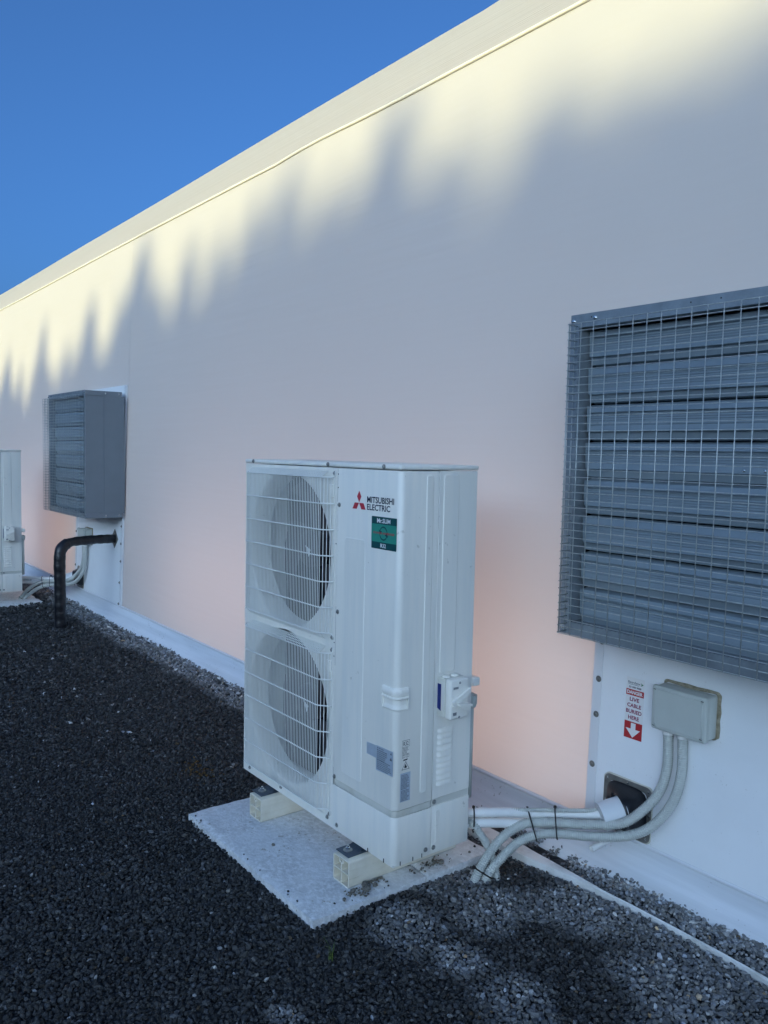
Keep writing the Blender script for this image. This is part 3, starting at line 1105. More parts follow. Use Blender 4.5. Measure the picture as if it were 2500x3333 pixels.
def slab(name, x0, x1, y0, y1, top, label, seed):
    bm = bmesh.new()
    bmesh.ops.create_cube(bm, size=1)
    for v in bm.verts:
        v.co = Vector((x0 + (v.co.x + .5) * (x1 - x0), y0 + (v.co.y + .5) * (y1 - y0), top - 0.09 + (v.co.z + .5) * 0.09))
    bmesh.ops.subdivide_edges(bm, edges=list(bm.edges), cuts=24, use_grid_fill=True)
    for v in bm.verts:
        n = mnoise.noise_vector(v.co * 9 + Vector((seed, 0, 0))) * 0.0035 + mnoise.noise_vector(v.co * 30 + Vector((seed, 0, 0))) * 0.0018
        on_edge = min(v.co.x - x0, x1 - v.co.x) < 0.004 or min(v.co.y - y0, y1 - v.co.y) < 0.004
        k = 1.0 if on_edge else 0.35
        v.co += Vector((n.x * k, n.y * k, n.z * 0.5))
        if on_edge and v.co.z > top - 0.006:
            v.co.z -= 0.006 + 0.004 * mnoise.noise(v.co * 25)
    me = bpy.data.meshes.new(name)
    bm.to_mesh(me)
    bm.free()
    me.materials.append(MATS['concrete'])
    me.polygons.foreach_set('use_smooth', [True] * len(me.polygons))
    me.set_sharp_from_angle(angle=R(50))
    o = bpy.data.objects.new(name, me)
    COL.objects.link(o)
    return tag(o, label, 'slab')


slab('concrete_slab', -1.005, -0.062, -0.272, 0.203, 0.0255, 'rough grey front concrete slab under the near heat pump', 1)
slab('concrete_slab', -1.000, -0.060, 0.209, 0.520, 0.0245, 'rear concrete slab behind a joint, beside the grey corrugated conduits', 5)
slab('concrete_slab', -7.25, -6.10, -0.30, 0.52, 0.02, 'far concrete slab under the heat pump at the left edge', 9)

# ------------------------------------------------------------------ plastic mounting rails


def rail(dx, label):
    t = empty('mounting_rail', (dx, -0.076, 0.026))
    L = 0.50
    wd, ht, th = 0.094, 0.094, 0.0042
    outer = rrect(-wd / 2, wd / 2, 0, ht, 0.008, 3)
    sh = MB()
    inner = rrect(-wd / 2 + th, wd / 2 - th, th, ht - th, 0.005, 3)
    n = len(outer)
    vs = [(u, y, v) for y in (0, L) for poly in (outer, inner) for u, v in poly]
    fs = []
    for i in range(n):
        j = (i + 1) % n
        fs += [(i, j, n + j, n + i), (i, 2 * n + i, 2 * n + j, j), (n + i, n + j, 3 * n + j, 3 * n + i), (2 * n + i, 3 * n + i, 3 * n + j, 2 * n + j)]
    sh.add(vs, fs)
    # shallow ribs running along the sides
    for z in (0.032, 0.062):
        for s in (-1, 1):
            sh.box(s * wd / 2 - 0.0009, s * wd / 2 + 0.0009, 0.0005, L - 0.0005, z, z + 0.0014)
    sh.build('rail_shell', 'rail_cream', t, 40)
    MB().box(-0.002, 0.002, 0.001, L - .001, th, ht - th - 0.016).build('web', 'rail_cream', t)
    MB().box(-wd / 2 + th, wd / 2 - th, 0.0014, L - .0014, ht * 0.47, ht * 0.47 + 0.004).build('web', 'rail_cream', t)
    ch = MB()
    ch.box(-0.013, -0.009, 0.0008, L - .0008, ht - 0.020, ht - th)
    ch.box(0.009, 0.013, 0.0008, L - .0008, ht - 0.020, ht - th)
    ch.box(-0.009, 0.009, 0.0008, L - .0008, ht - 0.020, ht - 0.0165)
    ch.build('bolt_channel', 'rail_cream', t)
    return tag(t, label, 'rail', 'plastic rails under the heat pumps')


rail(-0.190, 'cream hollow plastic rail under the heat pump, beside the rubble')
rail(-0.798, 'cream hollow plastic rail under the fan end of the near heat pump')

# ------------------------------------------------------------------ wall panels, louvres and services


def wall_panel(x0, x1, z1, label, screws_l, screws_r):
    t = empty('wall_panel', (x0, yw(0.115), 0.115))
    o = Vector(t.location)

    def fn(u, v, w_):
        x, y, z = WA(u, v, w_)
        return (x - o.x, y - o.y, z - o.z)
    MB().prism([(x0 + .035, 0.128), (x1 - .035, 0.128), (x1 - .035, z1), (x0 + .035, z1)], 0.006, 0.016, fn).build('board', 'board_white', t)
    MB().prism([(x0 - .008, 0.128), (x0 + .0345, 0.128), (x0 + .0345, z1), (x0, z1)], 0.002, 0.0185, fn).build('edge_strip', 'board_edge', t)
    MB().prism([(x1 - .0345, 0.128), (x1 + .008, 0.128), (x1, z1), (x1 - .0345, z1)], 0.002, 0.0185, fn).build('edge_strip', 'board_edge', t)
    for x, z in screws_l + screws_r:
        screw('washer', t, fn(x, z, 0.0185), NY, 'washer_screw')
    return tag(t, label, 'wall panel', 'white panels around the louvres')


wall_panel(0.119, 1.50, 1.98, 'white wall panel under the near louvre carrying the warning sign',
           [(0.145, 0.822), (0.139, 0.676), (0.137, 0.539), (0.132, 0.344), (0.120, 0.149)], [(1.48, 0.68)])
wall_panel(-6.245, -4.955, 2.06, 'white wall panel around the far louvre behind the black lagged pipe',
           [(-6.225, 0.674), (-6.225, 0.338), (-6.245, 0.134)], [(-4.972, 0.827), (-4.972, 0.673), (-4.970, 0.518), (-4.985, 0.328), (-4.995, 0.138)])


def louvre(x0, label, wires_single):
    Wd, zb, zt, yf, yb = 1.075, 0.91, 1.993, 0.56, 0.892
    t = empty('wall_louvre', (x0, yf, zb))

    def P(x, y, z):
        return (x - x0, y - yf, z - zb)

    def bx(nm, mt_, x_0, x_1, y_0, y_1, z_0, z_1, bev=0.0, par=t):
        return MB().box(x_0 - x0, x_1 - x0, y_0 - yf, y_1 - yf, z_0 - zb, z_1 - zb, bev, 2).build(nm, mt_, par, 40 if bev else None)
    x1 = x0 + Wd
    # casing with returns at the wall
    bx('side_casing', 'galv_side', x0, x0 + 0.003, yf + 0.003, yb + 0.003, zb + 0.04, zt - 0.04)
    sr_ = bx('side_casing', 'galv_side', x1 - 0.003, x1, yf + 0.003, yb + 0.003, zb + 0.04, zt - 0.04)
    bx('side_fold', 'galv_side', x1, x1 + 0.004, yf + 0.158, yb + 0.003, zb + 0.04, zt - 0.04, 0.0, sr_)
    for z_0, z_1 in ((zb, zb + 0.0395), (zt - 0.0395, zt)):
        f_ = MB()
        f_.prism([(x0 - x0 - .002, z_0 - zb), (x1 - x0 + .006, z_0 - zb), (x1 - x0 + .006, z_1 - zb), (-.002, z_1 - zb)], 0.0035, yb - 0.02 - yf, lambda u, v, w_: (u, w_, v))
        c_ = f_.build('end_casing', 'galv_side', t)
        for yy in (yf + 0.17, yf + 0.285):
            screw('tek', t, P(x1 + 0.006, yy, (z_0 + z_1) / 2), PX)
    # sloping shoulders where the casing meets its flange
    for z_0, s in ((zb + 0.04, 1), (zt - 0.04, -1)):
        MB().prism([(0.23, 0.0), (0.30, 0.0), (0.262, 0.045 * s), (0.23, 0.045 * s)], Wd - 0.001, Wd + 0.003, lambda u, v, w_: (w_, u, z_0 - zb + v)).build('flange_shoulder', 'galv_side', t)
    # front frame
    bx('frame_rail', 'galv_frame', x0, x1, yf, yf + 0.003, zt - 0.042, zt + 0.002)
    bx('frame_rail', 'galv_frame', x0, x1, yf, yf + 0.003, zb - 0.002, zb + 0.042)
    bx('frame_stile', 'galv_frame', x0, x0 + 0.036, yf, yf + 0.003, zb + 0.0425, zt - 0.0425)
    bx('frame_stile', 'galv_frame', x1 - 0.036, x1, yf, yf + 0.003, zb + 0.0425, zt - 0.0425)
    # inner returns
    bx('frame_return', 'galv_frame', x0 + 0.033, x0 + 0.036, yf + 0.0035, yf + 0.07, zb + 0.0425, zt - 0.0425)
    bx('frame_return', 'galv_frame', x1 - 0.036, x1 - 0.033, yf + 0.0035, yf + 0.07, zb + 0.0425, zt - 0.0425)
    bx('top_return', 'galv_frame', x0 + 0.037, x1 - 0.037, yf + 0.0035, yf + 0.07, zt - 0.042, zt - 0.039)
    bx('shade_backing', 'dark_void', x0 + 0.005, x1 - 0.005, yf + 0.112, yf + 0.115, zb + 0.003, zt - 0.003)  # near-black sheet behind the blades, its colour standing in for interior shade
    # blades
    pitch = (zt - 0.046 - (zb + 0.032)) / 8
    k_ = pitch / 0.128
    pr_ = [(0.036, 0.002), (0.014, -0.001), (0.003, -0.006), (-0.003, -0.026), (0.0065, -0.0275), (0.007, -0.032), (0.0, -0.035)]
    z = -0.037
    for i in range(5):
        pr_ += [(0.0013, z - 0.0035), (0.0, z - 0.007)]
        z -= 0.0078
    pr_ += [(-0.001, z - 0.012), (-0.005, -0.092), (0.008, -0.095), (0.009, -0.099), (0.012, -0.119), (0.034, -0.1235)]
    pr_ = [(u, v * k_) for u, v in pr_]
    src = None
    for i in range(8):
        loc = P(x0, yf + 0.048, zt - 0.047 - i * pitch)
        if src is None:
            mb = MB()
            mb.sheet(pr_, [0.052, Wd - 0.052], lambda u, v, w_: (w_, u, v))
            # end plates with a stepped notch
            for xx in (0.046, Wd - 0.046):
                mb.prism([(0.0, -0.004), (0.030, -0.004), (0.034, -0.12), (0.016, -0.12), (0.012, -0.095), (0.004, -0.09)], xx - 0.004, xx + 0.004, lambda u, v, w_: (w_, u, v * k_))
            src = mb.build('louvre_blade', 'galv', t, 30, False)
            src.location = loc
        else:
            child(src, 'louvre_blade', t, loc)
    if wires_single:
        for xx in (0.70, 0.762):
            screw('small', t, P(x0 + xx - 0.09, yf + 0.046, zt - 0.505), NY, 'blade_screw')
    # corner screws, frame screws and holes
    for xx, zz in ((0.013, zt - 0.02 - zb), (0.013, 0.022), (Wd - 0.013, zt - 0.02 - zb), (Wd - 0.013, 0.022)):
        screw('tek', t, (xx, -0.0002, zz), NY)
    screw('tek', t, (0.10, -0.0002, zt - 0.016 - zb), NY)
    for xx in (0.085, 0.445, 0.54):
        screw('hole', t, (xx, -0.0002, zt - 0.012 - zb), NY, 'hole')
    # mesh guard standing proud of the frame
    gx0, gx1, gz0, gz1, gy = 0.032, Wd - 0.032, 0.012, zt - zb - 0.038, -0.060
    rw = 0.0017
    hor = MB().tube([(gx0, -0.003, 0), (gx0, gy + 0.006, 0), (gx0 + 0.006, gy, 0), (gx1 - 0.006, gy, 0), (gx1, gy + 0.006, 0), (gx1, -0.003, 0)], rw, 5)
    ver = MB().tube([(0, gy - 0.0022, gz0), (0, gy - 0.0022, gz1)], rw, 5)
    nh = 42
    nv = 21
    if wires_single:
        gd = empty('mesh_guard', (0, 0, 0))
        gd.parent = t
        h0 = hor.build('guard_wire', 'wire', gd, 180)
        h0.location = (0, 0, gz0)
        for i in range(1, nh):
            child(h0, 'guard_wire', gd, (0, 0.0003 * math.sin(i * 1.7), gz0 + (gz1 - gz0) * i / (nh - 1)))
        v0 = ver.build('guard_wire', 'wire', gd, 180)
        v0.location = (gx0 + 0.012, 0, 0)
        for i in range(1, nv):
            child(v0, 'guard_wire', gd, (gx0 + 0.012 + (gx1 - gx0 - 0.024) * i / (nv - 1), 0, 0))
        for s, xx in ((-1, gx0 - 0.0022), (1, gx1 + 0.0022)):
            for yy in (gy + 0.022, gy + 0.048):
                child(v0, 'guard_wire', gd, (xx, yy - gy, 0))
    else:
        al = MB()
        for i in range(nh):
            dz = gz0 + (gz1 - gz0) * i / (nh - 1)
            al.add([(x, y, z_ + dz) for x, y, z_ in hor.v], hor.f)
        for i in range(nv):
            dx_ = gx0 + 0.012 + (gx1 - gx0 - 0.024) * i / (nv - 1)
            al.add([(x + dx_, y, z_) for x, y, z_ in ver.v], ver.f)
        for xx in (gx0 - 0.0022, gx1 + 0.0022):
            for yy in (gy + 0.022, gy + 0.048):
                al.add([(x + xx, y + yy - gy, z_) for x, y, z_ in ver.v], ver.f)
        o = al.build('mesh_guard', 'wire', t, 180)
        o['kind'] = 'stuff'
    return tag(t, label, 'louvre', 'louvres in the hall wall')


louvre(0.206, 'large galvanised louvre behind wire mesh, cut by the right picture edge', True)
louvre(-6.00, 'far galvanised louvre box above the black lagged pipe', False)


def services(dx, far):
    """junction box, conduits, lagged pipes, boot and ties beside one louvre"""
    w_ = 'far' if far else 'near'
    grp = None
    # mastic bead + junction box
    t = empty('junction_box', (0.52 + dx, 0.88, 0.66))
    o = t.location.copy()
    bx_ = (0.423, 0.627, 0.583, 0.737)

    def L(mb, nm, mt_, par=t, sm=None):
        mb.v = [(x + dx - o.x, y - o.y, z - o.z) for x, y, z in mb.v]
        return mb.build(nm, mt_, par, sm)
    L(MB().box(bx_[0] + .003, bx_[1] - .003, 0.822, 0.8785, bx_[2] + .003, bx_[3] - .003, 0.008, 3), 'box_body', 'grey_plastic', t, 40)
    lid = L(MB().box(bx_[0], bx_[1], 0.800, 0.8215, bx_[2], bx_[3], 0.007, 3), 'box_lid', 'grey_plastic', t, 40)
    L(MB().box(bx_[0] + .012, bx_[1] - .012, 0.7975, 0.801, bx_[2] + .012, bx_[3] - .012, 0.0015, 1), 'lid_face', 'grey_plastic', lid, 40)
    for x in (bx_[0] + .013, bx_[1] - .013):
        for z in (bx_[2] + .013, bx_[3] - .013):
            s_ = L(MB().lathe([(0.0075, 0), (0.0075, 0.003), (0.0055, 0.0032), (0.0055, 0.001), (0.001, 0.001)], (x, 0.7985, z), NY, 14), 'lid_screw', 'grey_plastic', lid, 40)
            L(MB().box(x - .0045, x + .0045, 0.7955, 0.797, z - .001, z + .001), 'screw_slot', 'seam_dark', s_)
    # irregular mastic round the box
    sm_ = MB()
    ring_o, ring_i = [], []
    rr_ = rrect(bx_[0] - .006, bx_[1] + .006, bx_[2] - .003, bx_[3] + .007, 0.014, 6)
    dense = []
    for a_, b2_ in zip(rr_, rr_[1:] + rr_[:1]):
        for k in range(5):
            dense.append((a_[0] + (b2_[0] - a_[0]) * k / 5, a_[1] + (b2_[1] - a_[1]) * k / 5))
    cxm, czm = (bx_[0] + bx_[1]) / 2, (bx_[2] + bx_[3]) / 2
    for u, v in dense:
        n_ = mnoise.noise(Vector((u * 60, v * 60, dx))) * 0.006
        dd = Vector((u - cxm, v - czm)).normalized()
        ring_o.append((u + dd.x * n_, v + dd.y * n_))
        ring_i.append((u - dd.x * 0.012, v - dd.y * 0.012))
    n = len(dense)
    sm_.add([(u, yw(v) - 0.0165, v) for u, v in ring_o] + [(u * .7 + ui * .3, yw(v) - 0.0225, v) for (u, v), (ui, vi) in zip(ring_o, ring_i)] + [(u, yw(v) - 0.0235, v) for u, v in ring_i],
            [(j * n + i, j * n + (i + 1) % n, (j + 1) * n + (i + 1) % n, (j + 1) * n + i) for j in (0, 1) for i in range(n)])
    L(sm_, 'mastic_bead', 'sealant', t, 180)
    for x in (0.463, 0.519):
        L(MB().lathe([(0.0185, 0), (0.0185, 0.022), (0.016, 0.024)], (x, 0.848, 0.5845), (0, 0, -1), 16), 'conduit_gland', 'pvc_white', t, 40)
    tag(t, ('far pale grey junction box partly behind the black lagged pipe' if far else 'pale grey junction box beside the warning sign, above two conduits'), 'junction box')

    def off(P):
        return [(x + dx, y, z) for x, y, z in P]
    A = [(0.463, 0.848, 0.57), (0.467, 0.845, 0.448), (0.452, 0.83, 0.358), (0.414, 0.795, 0.285), (0.355, 0.75, 0.225), (0.262, 0.68, 0.205), (0.166, 0.61, 0.194), (0.093, 0.55, 0.179), (0.058, 0.48, 0.143), (0.042, 0.42, 0.091), (0.033, 0.375, 0.03), (0.026, 0.350, -0.02)]
    B = [(0.519, 0.848, 0.57), (0.522, 0.845, 0.439), (0.501, 0.83, 0.329), (0.447, 0.795, 0.236), (0.373, 0.75, 0.185), (0.281, 0.68, 0.168), (0.193, 0.62, 0.160), (0.131, 0.57, 0.146), (0.088, 0.51, 0.115), (0.070, 0.45, 0.070), (0.055, 0.405, 0.024), (0.048, 0.388, -0.02)]
    C = [(-0.056, 0.375, 0.193), (-0.013, 0.385, 0.178), (0.012, 0.405, 0.139), (0.022, 0.425, 0.099), (0.045, 0.435, 0.048), (0.066, 0.435, -0.02)]

    def cond(P, r, label, grp_):
        if far:
            mb = MB().tube(spline(off(P), 8), r, 10)
        else:
            mb = corrugated(off(P), r)
        return tag(mb.build('conduit', 'conduit_grey', None, 180, False), label, 'conduit', grp_)
    cond(A, 0.0180, 'upper of two grey conduits curving from the far junction box to the gravel' if far else 'upper ribbed grey conduit from the junction box to the gravel', 'conduits by the junction boxes')
    cond(B, 0.0180, 'lower of two grey conduits curving from the far junction box to the gravel' if far else 'lower ribbed grey conduit from the junction box to the gravel', 'conduits by the junction boxes')
    if not far:
        cond(C, 0.0150, 'short ribbed conduit dropping from behind the heat pump to the gravel', 'conduits by the junction boxes')
        D = [(0.02, 0.46, 0.225), (0.12, 0.58, 0.232), (0.20, 0.67, 0.236), (0.242, 0.735, 0.235), (0.262, 0.775, 0.238)]
        cond(D, 0.0085, 'thin ribbed conduit lying behind the white lagged pipes', 'conduits by the junction boxes')
    # white lagged pipes from the unit to the boot
    P1 = [(-0.06, 0.350, 0.214), (0.008, 0.430, 0.220), (0.062, 0.515, 0.218), (0.118, 0.604, 0.212), (0.205, 0.705, 0.214), (0.270, 0.765, 0.222), (0.305, 0.79, 0.236)]
    P2 = [(-0.06, 0.350, 0.176), (0.006, 0.432, 0.180), (0.048, 0.512, 0.174), (0.104, 0.604, 0.168), (0.195, 0.712, 0.174), (0.268, 0.770, 0.196), (0.304, 0.795, 0.220)]
    for P, lb in ((P1, 'upper'), (P2, 'lower')):
        mb = MB()
        pts = spline(off(P), 8)
        rad = [0.0175 + 0.0006 * mnoise.noise(p * 22) for p in pts]
        mb.tube(pts, 0.0175, 16, True, rad)
        tag(mb.build('lagged_pipe', 'pvc_white', None, 180), f'{lb} white lagged pipe between the {w_} heat pump and its wall boot', 'pipe', 'white lagged pipes')
    # rubber boot with flange on the wall
    t = empty('pipe_boot', (0.297 + dx, 0.87, 0.232))
    o = t.location.copy()
    fl = (0.193, 0.400, 0.130, 0.334)
    fo_, fi_ = rrect(*fl, 0.025, 5), rrect(fl[0] + .022, fl[1] - .022, fl[2] + .022, fl[3] - .022, 0.018, 5)
    n = len(fo_)
    mb = MB()
    D0, D1 = 0.0165, 0.0195
    vs = [WA(u, v, D0) for u, v in fo_] + [WA(u, v, D1) for u, v in fo_] + [WA(u, v, D1) for u, v in fi_] + [WA(u, v, D0) for u, v in fi_]
    mb.add(vs, [(j * n + i, j * n + (i + 1) % n, (j + 1) * n + (i + 1) % n, (j + 1) * n + i) for j in range(3) for i in range(n)])
    fl_o = L(mb, 'flange', 'flange_metal', t)
    cr_ = MB()
    cu = [(u + .0, v) for u, v in rrect(fl[0] - .004, fl[1] + .004, fl[2] - .004, fl[3] + .004, 0.027, 5)]
    vs = [WA(u + mnoise.noise(Vector((u * 70, v * 70, 0))) * .003, v + mnoise.noise(Vector((u * 70, v * 70, 7))) * .003, 0.0162) for u, v in cu] + [WA(u, v, 0.0192) for u, v in fo_]
    cr_.add(vs, [(i, (i + 1) % n, n + (i + 1) % n, n + i) for i in range(n)])
    L(cr_, 'sealant_edge', 'crust', fl_o, 180)
    for u, v in ((.013, .013), (.5, .011), (.987 - 0.0, .013)):
        for vv in (v, 1 - v):
            pass
    for u, v in ((fl[0] + .016, fl[3] - .016), ((fl[0] + fl[1]) / 2, fl[3] - .010), (fl[1] - .016, fl[3] - .016), (fl[0] + .010, (fl[2] + fl[3]) / 2), (fl[1] - .010, (fl[2] + fl[3]) / 2), (fl[1] - .016, fl[2] + .016), (fl[0] + .016, fl[2] + .016)):
        x, y, z = WA(u, v, 0.0195)
        screw('small', t, (x + dx - o.x, y - o.y, z - o.z), NY, 'flange_screw')
    # black ribbed boot: rounded square at the wall, drawn to a ring turned to the left
    secs = 15
    vs = []
    n = 40
    c1, d1 = Vector((0.318, 0.802, 0.246)), Vector((0.52, 0.80, 0.30)).normalized()
    a_ = Vector((0, 0, 1))
    a_ = (a_ - d1 * a_.dot(d1)).normalized()
    b3 = a_.cross(d1)
    sq = []
    for k in range(n):
        th = 2 * math.pi * k / n
        c, s = math.cos(th), math.sin(th)
        m_ = (abs(c) ** 5 + abs(s) ** 5) ** (-1 / 5)
        u, v = 0.2965 + 0.0825 * c * m_, 0.232 + 0.0815 * s * m_
        sq.append(Vector(WA(u, v, 0.0185)))
    circ = []
    for k in range(n):
        th = 2 * math.pi * k / n
        circ.append(c1 + (b3 * -math.cos(th) + a_ * math.sin(th)) * 0.054)
    for j in range(secs):
        q = j / (secs - 1)
        e = q ** 1.5
        for k in range(n):
            p = sq[k].lerp(circ[k], e)
            p.y -= 0.085 * (math.sin(q * math.pi * 0.5) - q)
            ctr = Vector((0.2965, 0.86, 0.232)).lerp(c1, e)
            rib = 0.0055 * (1 if j % 2 else -0.4) * (1 if 0 < j < secs - 1 else 0)
            p += (p - ctr).normalized() * rib
            vs.append(p)
    fs = [(j * n + i, j * n + (i + 1) % n, (j + 1) * n + (i + 1) % n, (j + 1) * n + i) for j in range(secs - 1) for i in range(n)]
    L(MB().add(vs, fs), 'rubber_boot', 'black_rubber', t, 180)
    L(MB().tube([c1 + d1 * 0.012, c1 - d1 * 0.078], 0.051, 28), 'pipe_collar', 'collar_grey', t, 50)
    tag(t, f'square black rubber pipe boot with grey collar on the {w_} wall panel', 'pipe boot')
    # ties
    def tie(cs, nm_lb, head):
        """loop round the given circles (centre, radius) in the plane normal to axis"""
        t_ = MB()
        t_.tube([Vector(p) + Vector((dx, 0, 0)) for p in cs + cs[:1]], 0.0026, 6, False)
        hv = Vector(head) + Vector((dx, 0, 0))
        t_.box(hv.x - .005, hv.x + .005, hv.y - .004, hv.y + .004, hv.z - .005, hv.z + .005, 0.001, 1)
        tag(t_.build('cable_tie', 'black_plastic', None, 180), nm_lb, 'cable tie', 'black cable ties')

    def loop(Pa, Pb, i, r, extra=0.0, n=9):
        pa, pb = Vector(Pa[i]), Vector(Pb[i])
        ax_ = (Vector(Pa[i + 1]) - Vector(Pa[i - 1])).normalized()
        dv = (pb - pa)
        dv -= ax_ * dv.dot(ax_)
        dh = dv.normalized()
        pb = pa + dv
        sv = ax_.cross(dh)
        pts = [pb + (dh * math.sin(R(180 * k / n)) + sv * math.cos(R(180 * k / n))) * r for k in range(n + 1)]
        pts += [pa + (-dh * math.sin(R(180 * k / n)) - sv * math.cos(R(180 * k / n))) * r for k in range(n + 1)]
        return pts, pa - dh * r
    for i, lb in ((7, 'bend'), (6, 'middle')):
        Pa = [(x, y - 0.0, z) for x, y, z in P1] if False else A
        top = [Vector(A[k]) + Vector((0, 0.012, 0.034)) for k in range(len(A))]
        pts, hd_ = loop(top, B, i, 0.0195)
        tie(pts, {('bend', True): 'black cable tie at the bend of the far conduits', ('middle', True): 'black cable tie on the level run of the far conduits',
                  ('bend', False): 'black cable tie where the ribbed conduits bend down', ('middle', False): 'black cable tie on the level run of the ribbed conduits'}[(lb, far)], hd_)
    pts, hd_ = loop(A, B, 10, 0.0195)
    tie(pts, 'black cable tie low on the far conduits by the gravel' if far else 'black cable tie low on the ribbed conduits by the gravel', hd_)
    if not far:
        pts = []
        c0 = Vector((-0.022, 0.392, 0.192))
        ax_ = Vector((0.6, 0.8, 0.02)).normalized()
        e1_ = Vector((0, 0, 1))
        e2_ = ax_.cross(e1_)
        for k in range(18):
            th = 2 * math.pi * k / 18
            pts.append(c0 + e1_ * math.sin(th) * 0.047 + e2_ * math.cos(th) * 0.026)
        tie(pts, 'black cable tie round the white pipes close to the heat pump', c0 + e1_ * 0.047)
        # open drain stub
        st_ = MB()
        a0, a1 = Vector((0.266, 0.705, 0.108)), Vector((0.296, 0.86, 0.146))
        d_ = (a1 - a0).normalized()
        st_.lathe([(0.0095, 0.04), (0.0098, 0.0005), (0.0112, 0), (0.0125, 0.0008), (0.0125, (a1 - a0).length)], a0, d_, 18, False)
        tag(st_.build('drain_stub', 'pvc_white', None, 40), 'short open white drain pipe under the lower conduit', 'pipe')


services(0.0, False)
services(-6.36, True)

# black lagged pipe from the far panel down into the gravel
t = empty('lagged_black_pipe', (-4.945, 0.35, 0.0))
o = t.location.copy()
path = [(-4.945, 0.35, -0.03), (-4.945, 0.35, 0.30), (-4.945, 0.35, 0.58), (-4.955, 0.372, 0.665), (-4.985, 0.45, 0.706), (-5.04, 0.62, 0.712), (-5.133, 0.885, 0.705)]
pts = spline(path, 14)
pts = resample(pts, 0.008)
mb = MB()
mb.tube([p - o for p in pts], 0.046, 20, True, [0.046 + (0.0015 if (i // 5) % 2 else 0.0) + 0.0025 * mnoise.noise(p * 14) - (0.008 if i > 95 else 0) for i, p in enumerate(pts)])
mb.build('pipe_lagging', 'black_tape', t, 180)
mb = MB()
c0 = (-5.133, 0.705)
mb.prism([(c0[0] + 0.085, c0[1]), (c0[0], c0[1] + 0.085), (c0[0] - 0.085, c0[1]), (c0[0], c0[1] - 0.085)], 0.0165, 0.0205, lambda u, v, w_: (u - o.x, yw(v) - w_ - o.y, v - o.z))
mb.build('flange', 'flange_metal', t)
tag(t, 'black tape-lagged pipe elbowing from the far wall panel down into the gravel', 'pipe')

# ------------------------------------------------------------------ warning sign
t = empty('warning_sign', (0.301, yw(0.49), 0.49))
o = t.location.copy()
SGN = lambda u, v, w_: (u - o.x, yw(v) - 0.0165 - w_ - o.y, v - o.z)
MB().prism([(0.2635, 0.490), (0.3405, 0.490), (0.3385, 0.7155), (0.2635, 0.7155)], 0.0, 0.0008, SGN).build('plate', 'label_white', t)
rd = MB()
rd.add([SGN(u, v, 0.0013) for u, v in ((0.2638, 0.6500), (0.3393, 0.6500), (0.3390, 0.6720), (0.2638, 0.6720))], [(0, 1, 2, 3)])
rd.build('red_field', 'red', t, None, False)
rd = MB()
rd.add([SGN(u, v, 0.0013) for u, v in ((0.2645, 0.4905), (0.3400, 0.4905), (0.3398, 0.5530), (0.2645, 0.5530))], [(0, 1, 2, 3)])
rd.build('red_field', 'red', t, None, False)
wt = MB()
wt.add(*text_mesh('DANGER', (0.268, 0.3345, 0.6545, 0.6680), SGN, 0.0018, 0.045))
wt.build('white_lettering', 'label_white', t, None, False)
wt = MB()
wt.add([SGN(u, v, 0.0018) for u, v in ((0.2925, 0.5490), (0.2925, 0.5270), (0.2705, 0.5270), (0.3012, 0.4950), (0.3325, 0.5270), (0.3125, 0.5270), (0.3125, 0.5490))], [(0, 1, 2, 3, 4, 5, 6)])
wt.build('down_arrow', 'label_white', t, None, False)
rt_ = MB()
for i, (s, u0, u1) in enumerate((('LIVE', 0.281, 0.321), ('CABLE', 0.2715, 0.3305), ('BURIED', 0.268, 0.334), ('HERE', 0.2785, 0.3245))):
    z1 = 0.6430 - i * 0.0225
    rt_.add(*text_mesh(s, (u0, u1, z1 - 0.0145, z1), SGN, 0.0014, 0.03))
rt_.build('red_print', 'magenta_print', t, None, False)
nv = MB()
nv.add(*text_mesh('ElectroServe', (0.2700, 0.3215, 0.6935, 0.7020), SGN, 0.0014, 0.015))
nv.add(*text_mesh('03 308 9008', (0.2750, 0.3265, 0.6770, 0.6840), SGN, 0.0014, 0.03))
nv.add([SGN(u, v, 0.0014) for u, v in ((0.272, 0.6895), (0.317, 0.6895), (0.317, 0.6908), (0.272, 0.6908))], [(0, 1, 2, 3)])
nv.build('navy_print', 'print_navy', t, None, False)
gl = MB()
gl.add([SGN(u, v, 0.0014) for u, v in ((0.3225, 0.7030), (0.3360, 0.6965), (0.3225, 0.6900), (0.3275, 0.6965))], [(0, 1, 2, 3)])
gl.build('green_leaf_mark', 'leaf_green', t, None, False)
tag(t, 'narrow DANGER sign with red down arrow beside the near junction box', 'sign')

# ------------------------------------------------------------------ plastic edging strip in the gravel
ed = MB()
EP = [(-1.05, 0.575), (-0.45, 0.585), (-0.024, 0.594), (0.119, 0.610), (0.27, 0.632), (0.40, 0.648), (0.58, 0.655), (0.744, 0.655), (0.86, 0.650), (0.97, 0.641), (1.25, 0.60), (1.6, 0.54)]
es = spline([(x, y, 0) for x, y in EP], 8)
vs, fs = [], []
for i, p in enumerate(es):
    wd = 0.060 * max(0.0, min(1.0, (0.36 - p.x) / 0.40)) + 0.0065
    tl = 0.012 + 0.010 * max(0.0, min(1.0, (0.40 - p.x) / 0.40)) + 0.002 * math.sin(p.x * 7)
    vs += [(p.x, p.y, -0.05), (p.x, p.y, tl - 0.002), (p.x, p.y + 0.003, tl), (p.x, p.y + wd, tl + 0.002), (p.x, p.y + wd + 0.001, -0.05)]
for i in range(len(es) - 1):
    for k in range(4):
        fs.append((i * 5 + k, i * 5 + k + 1, (i + 1) * 5 + k + 1, (i + 1) * 5 + k))
ed.add(vs, fs)
tag(ed.build('edging_strip', 'edging', None, 30), 'pale plastic edging strip half buried along the foot of the wall', 'edging')

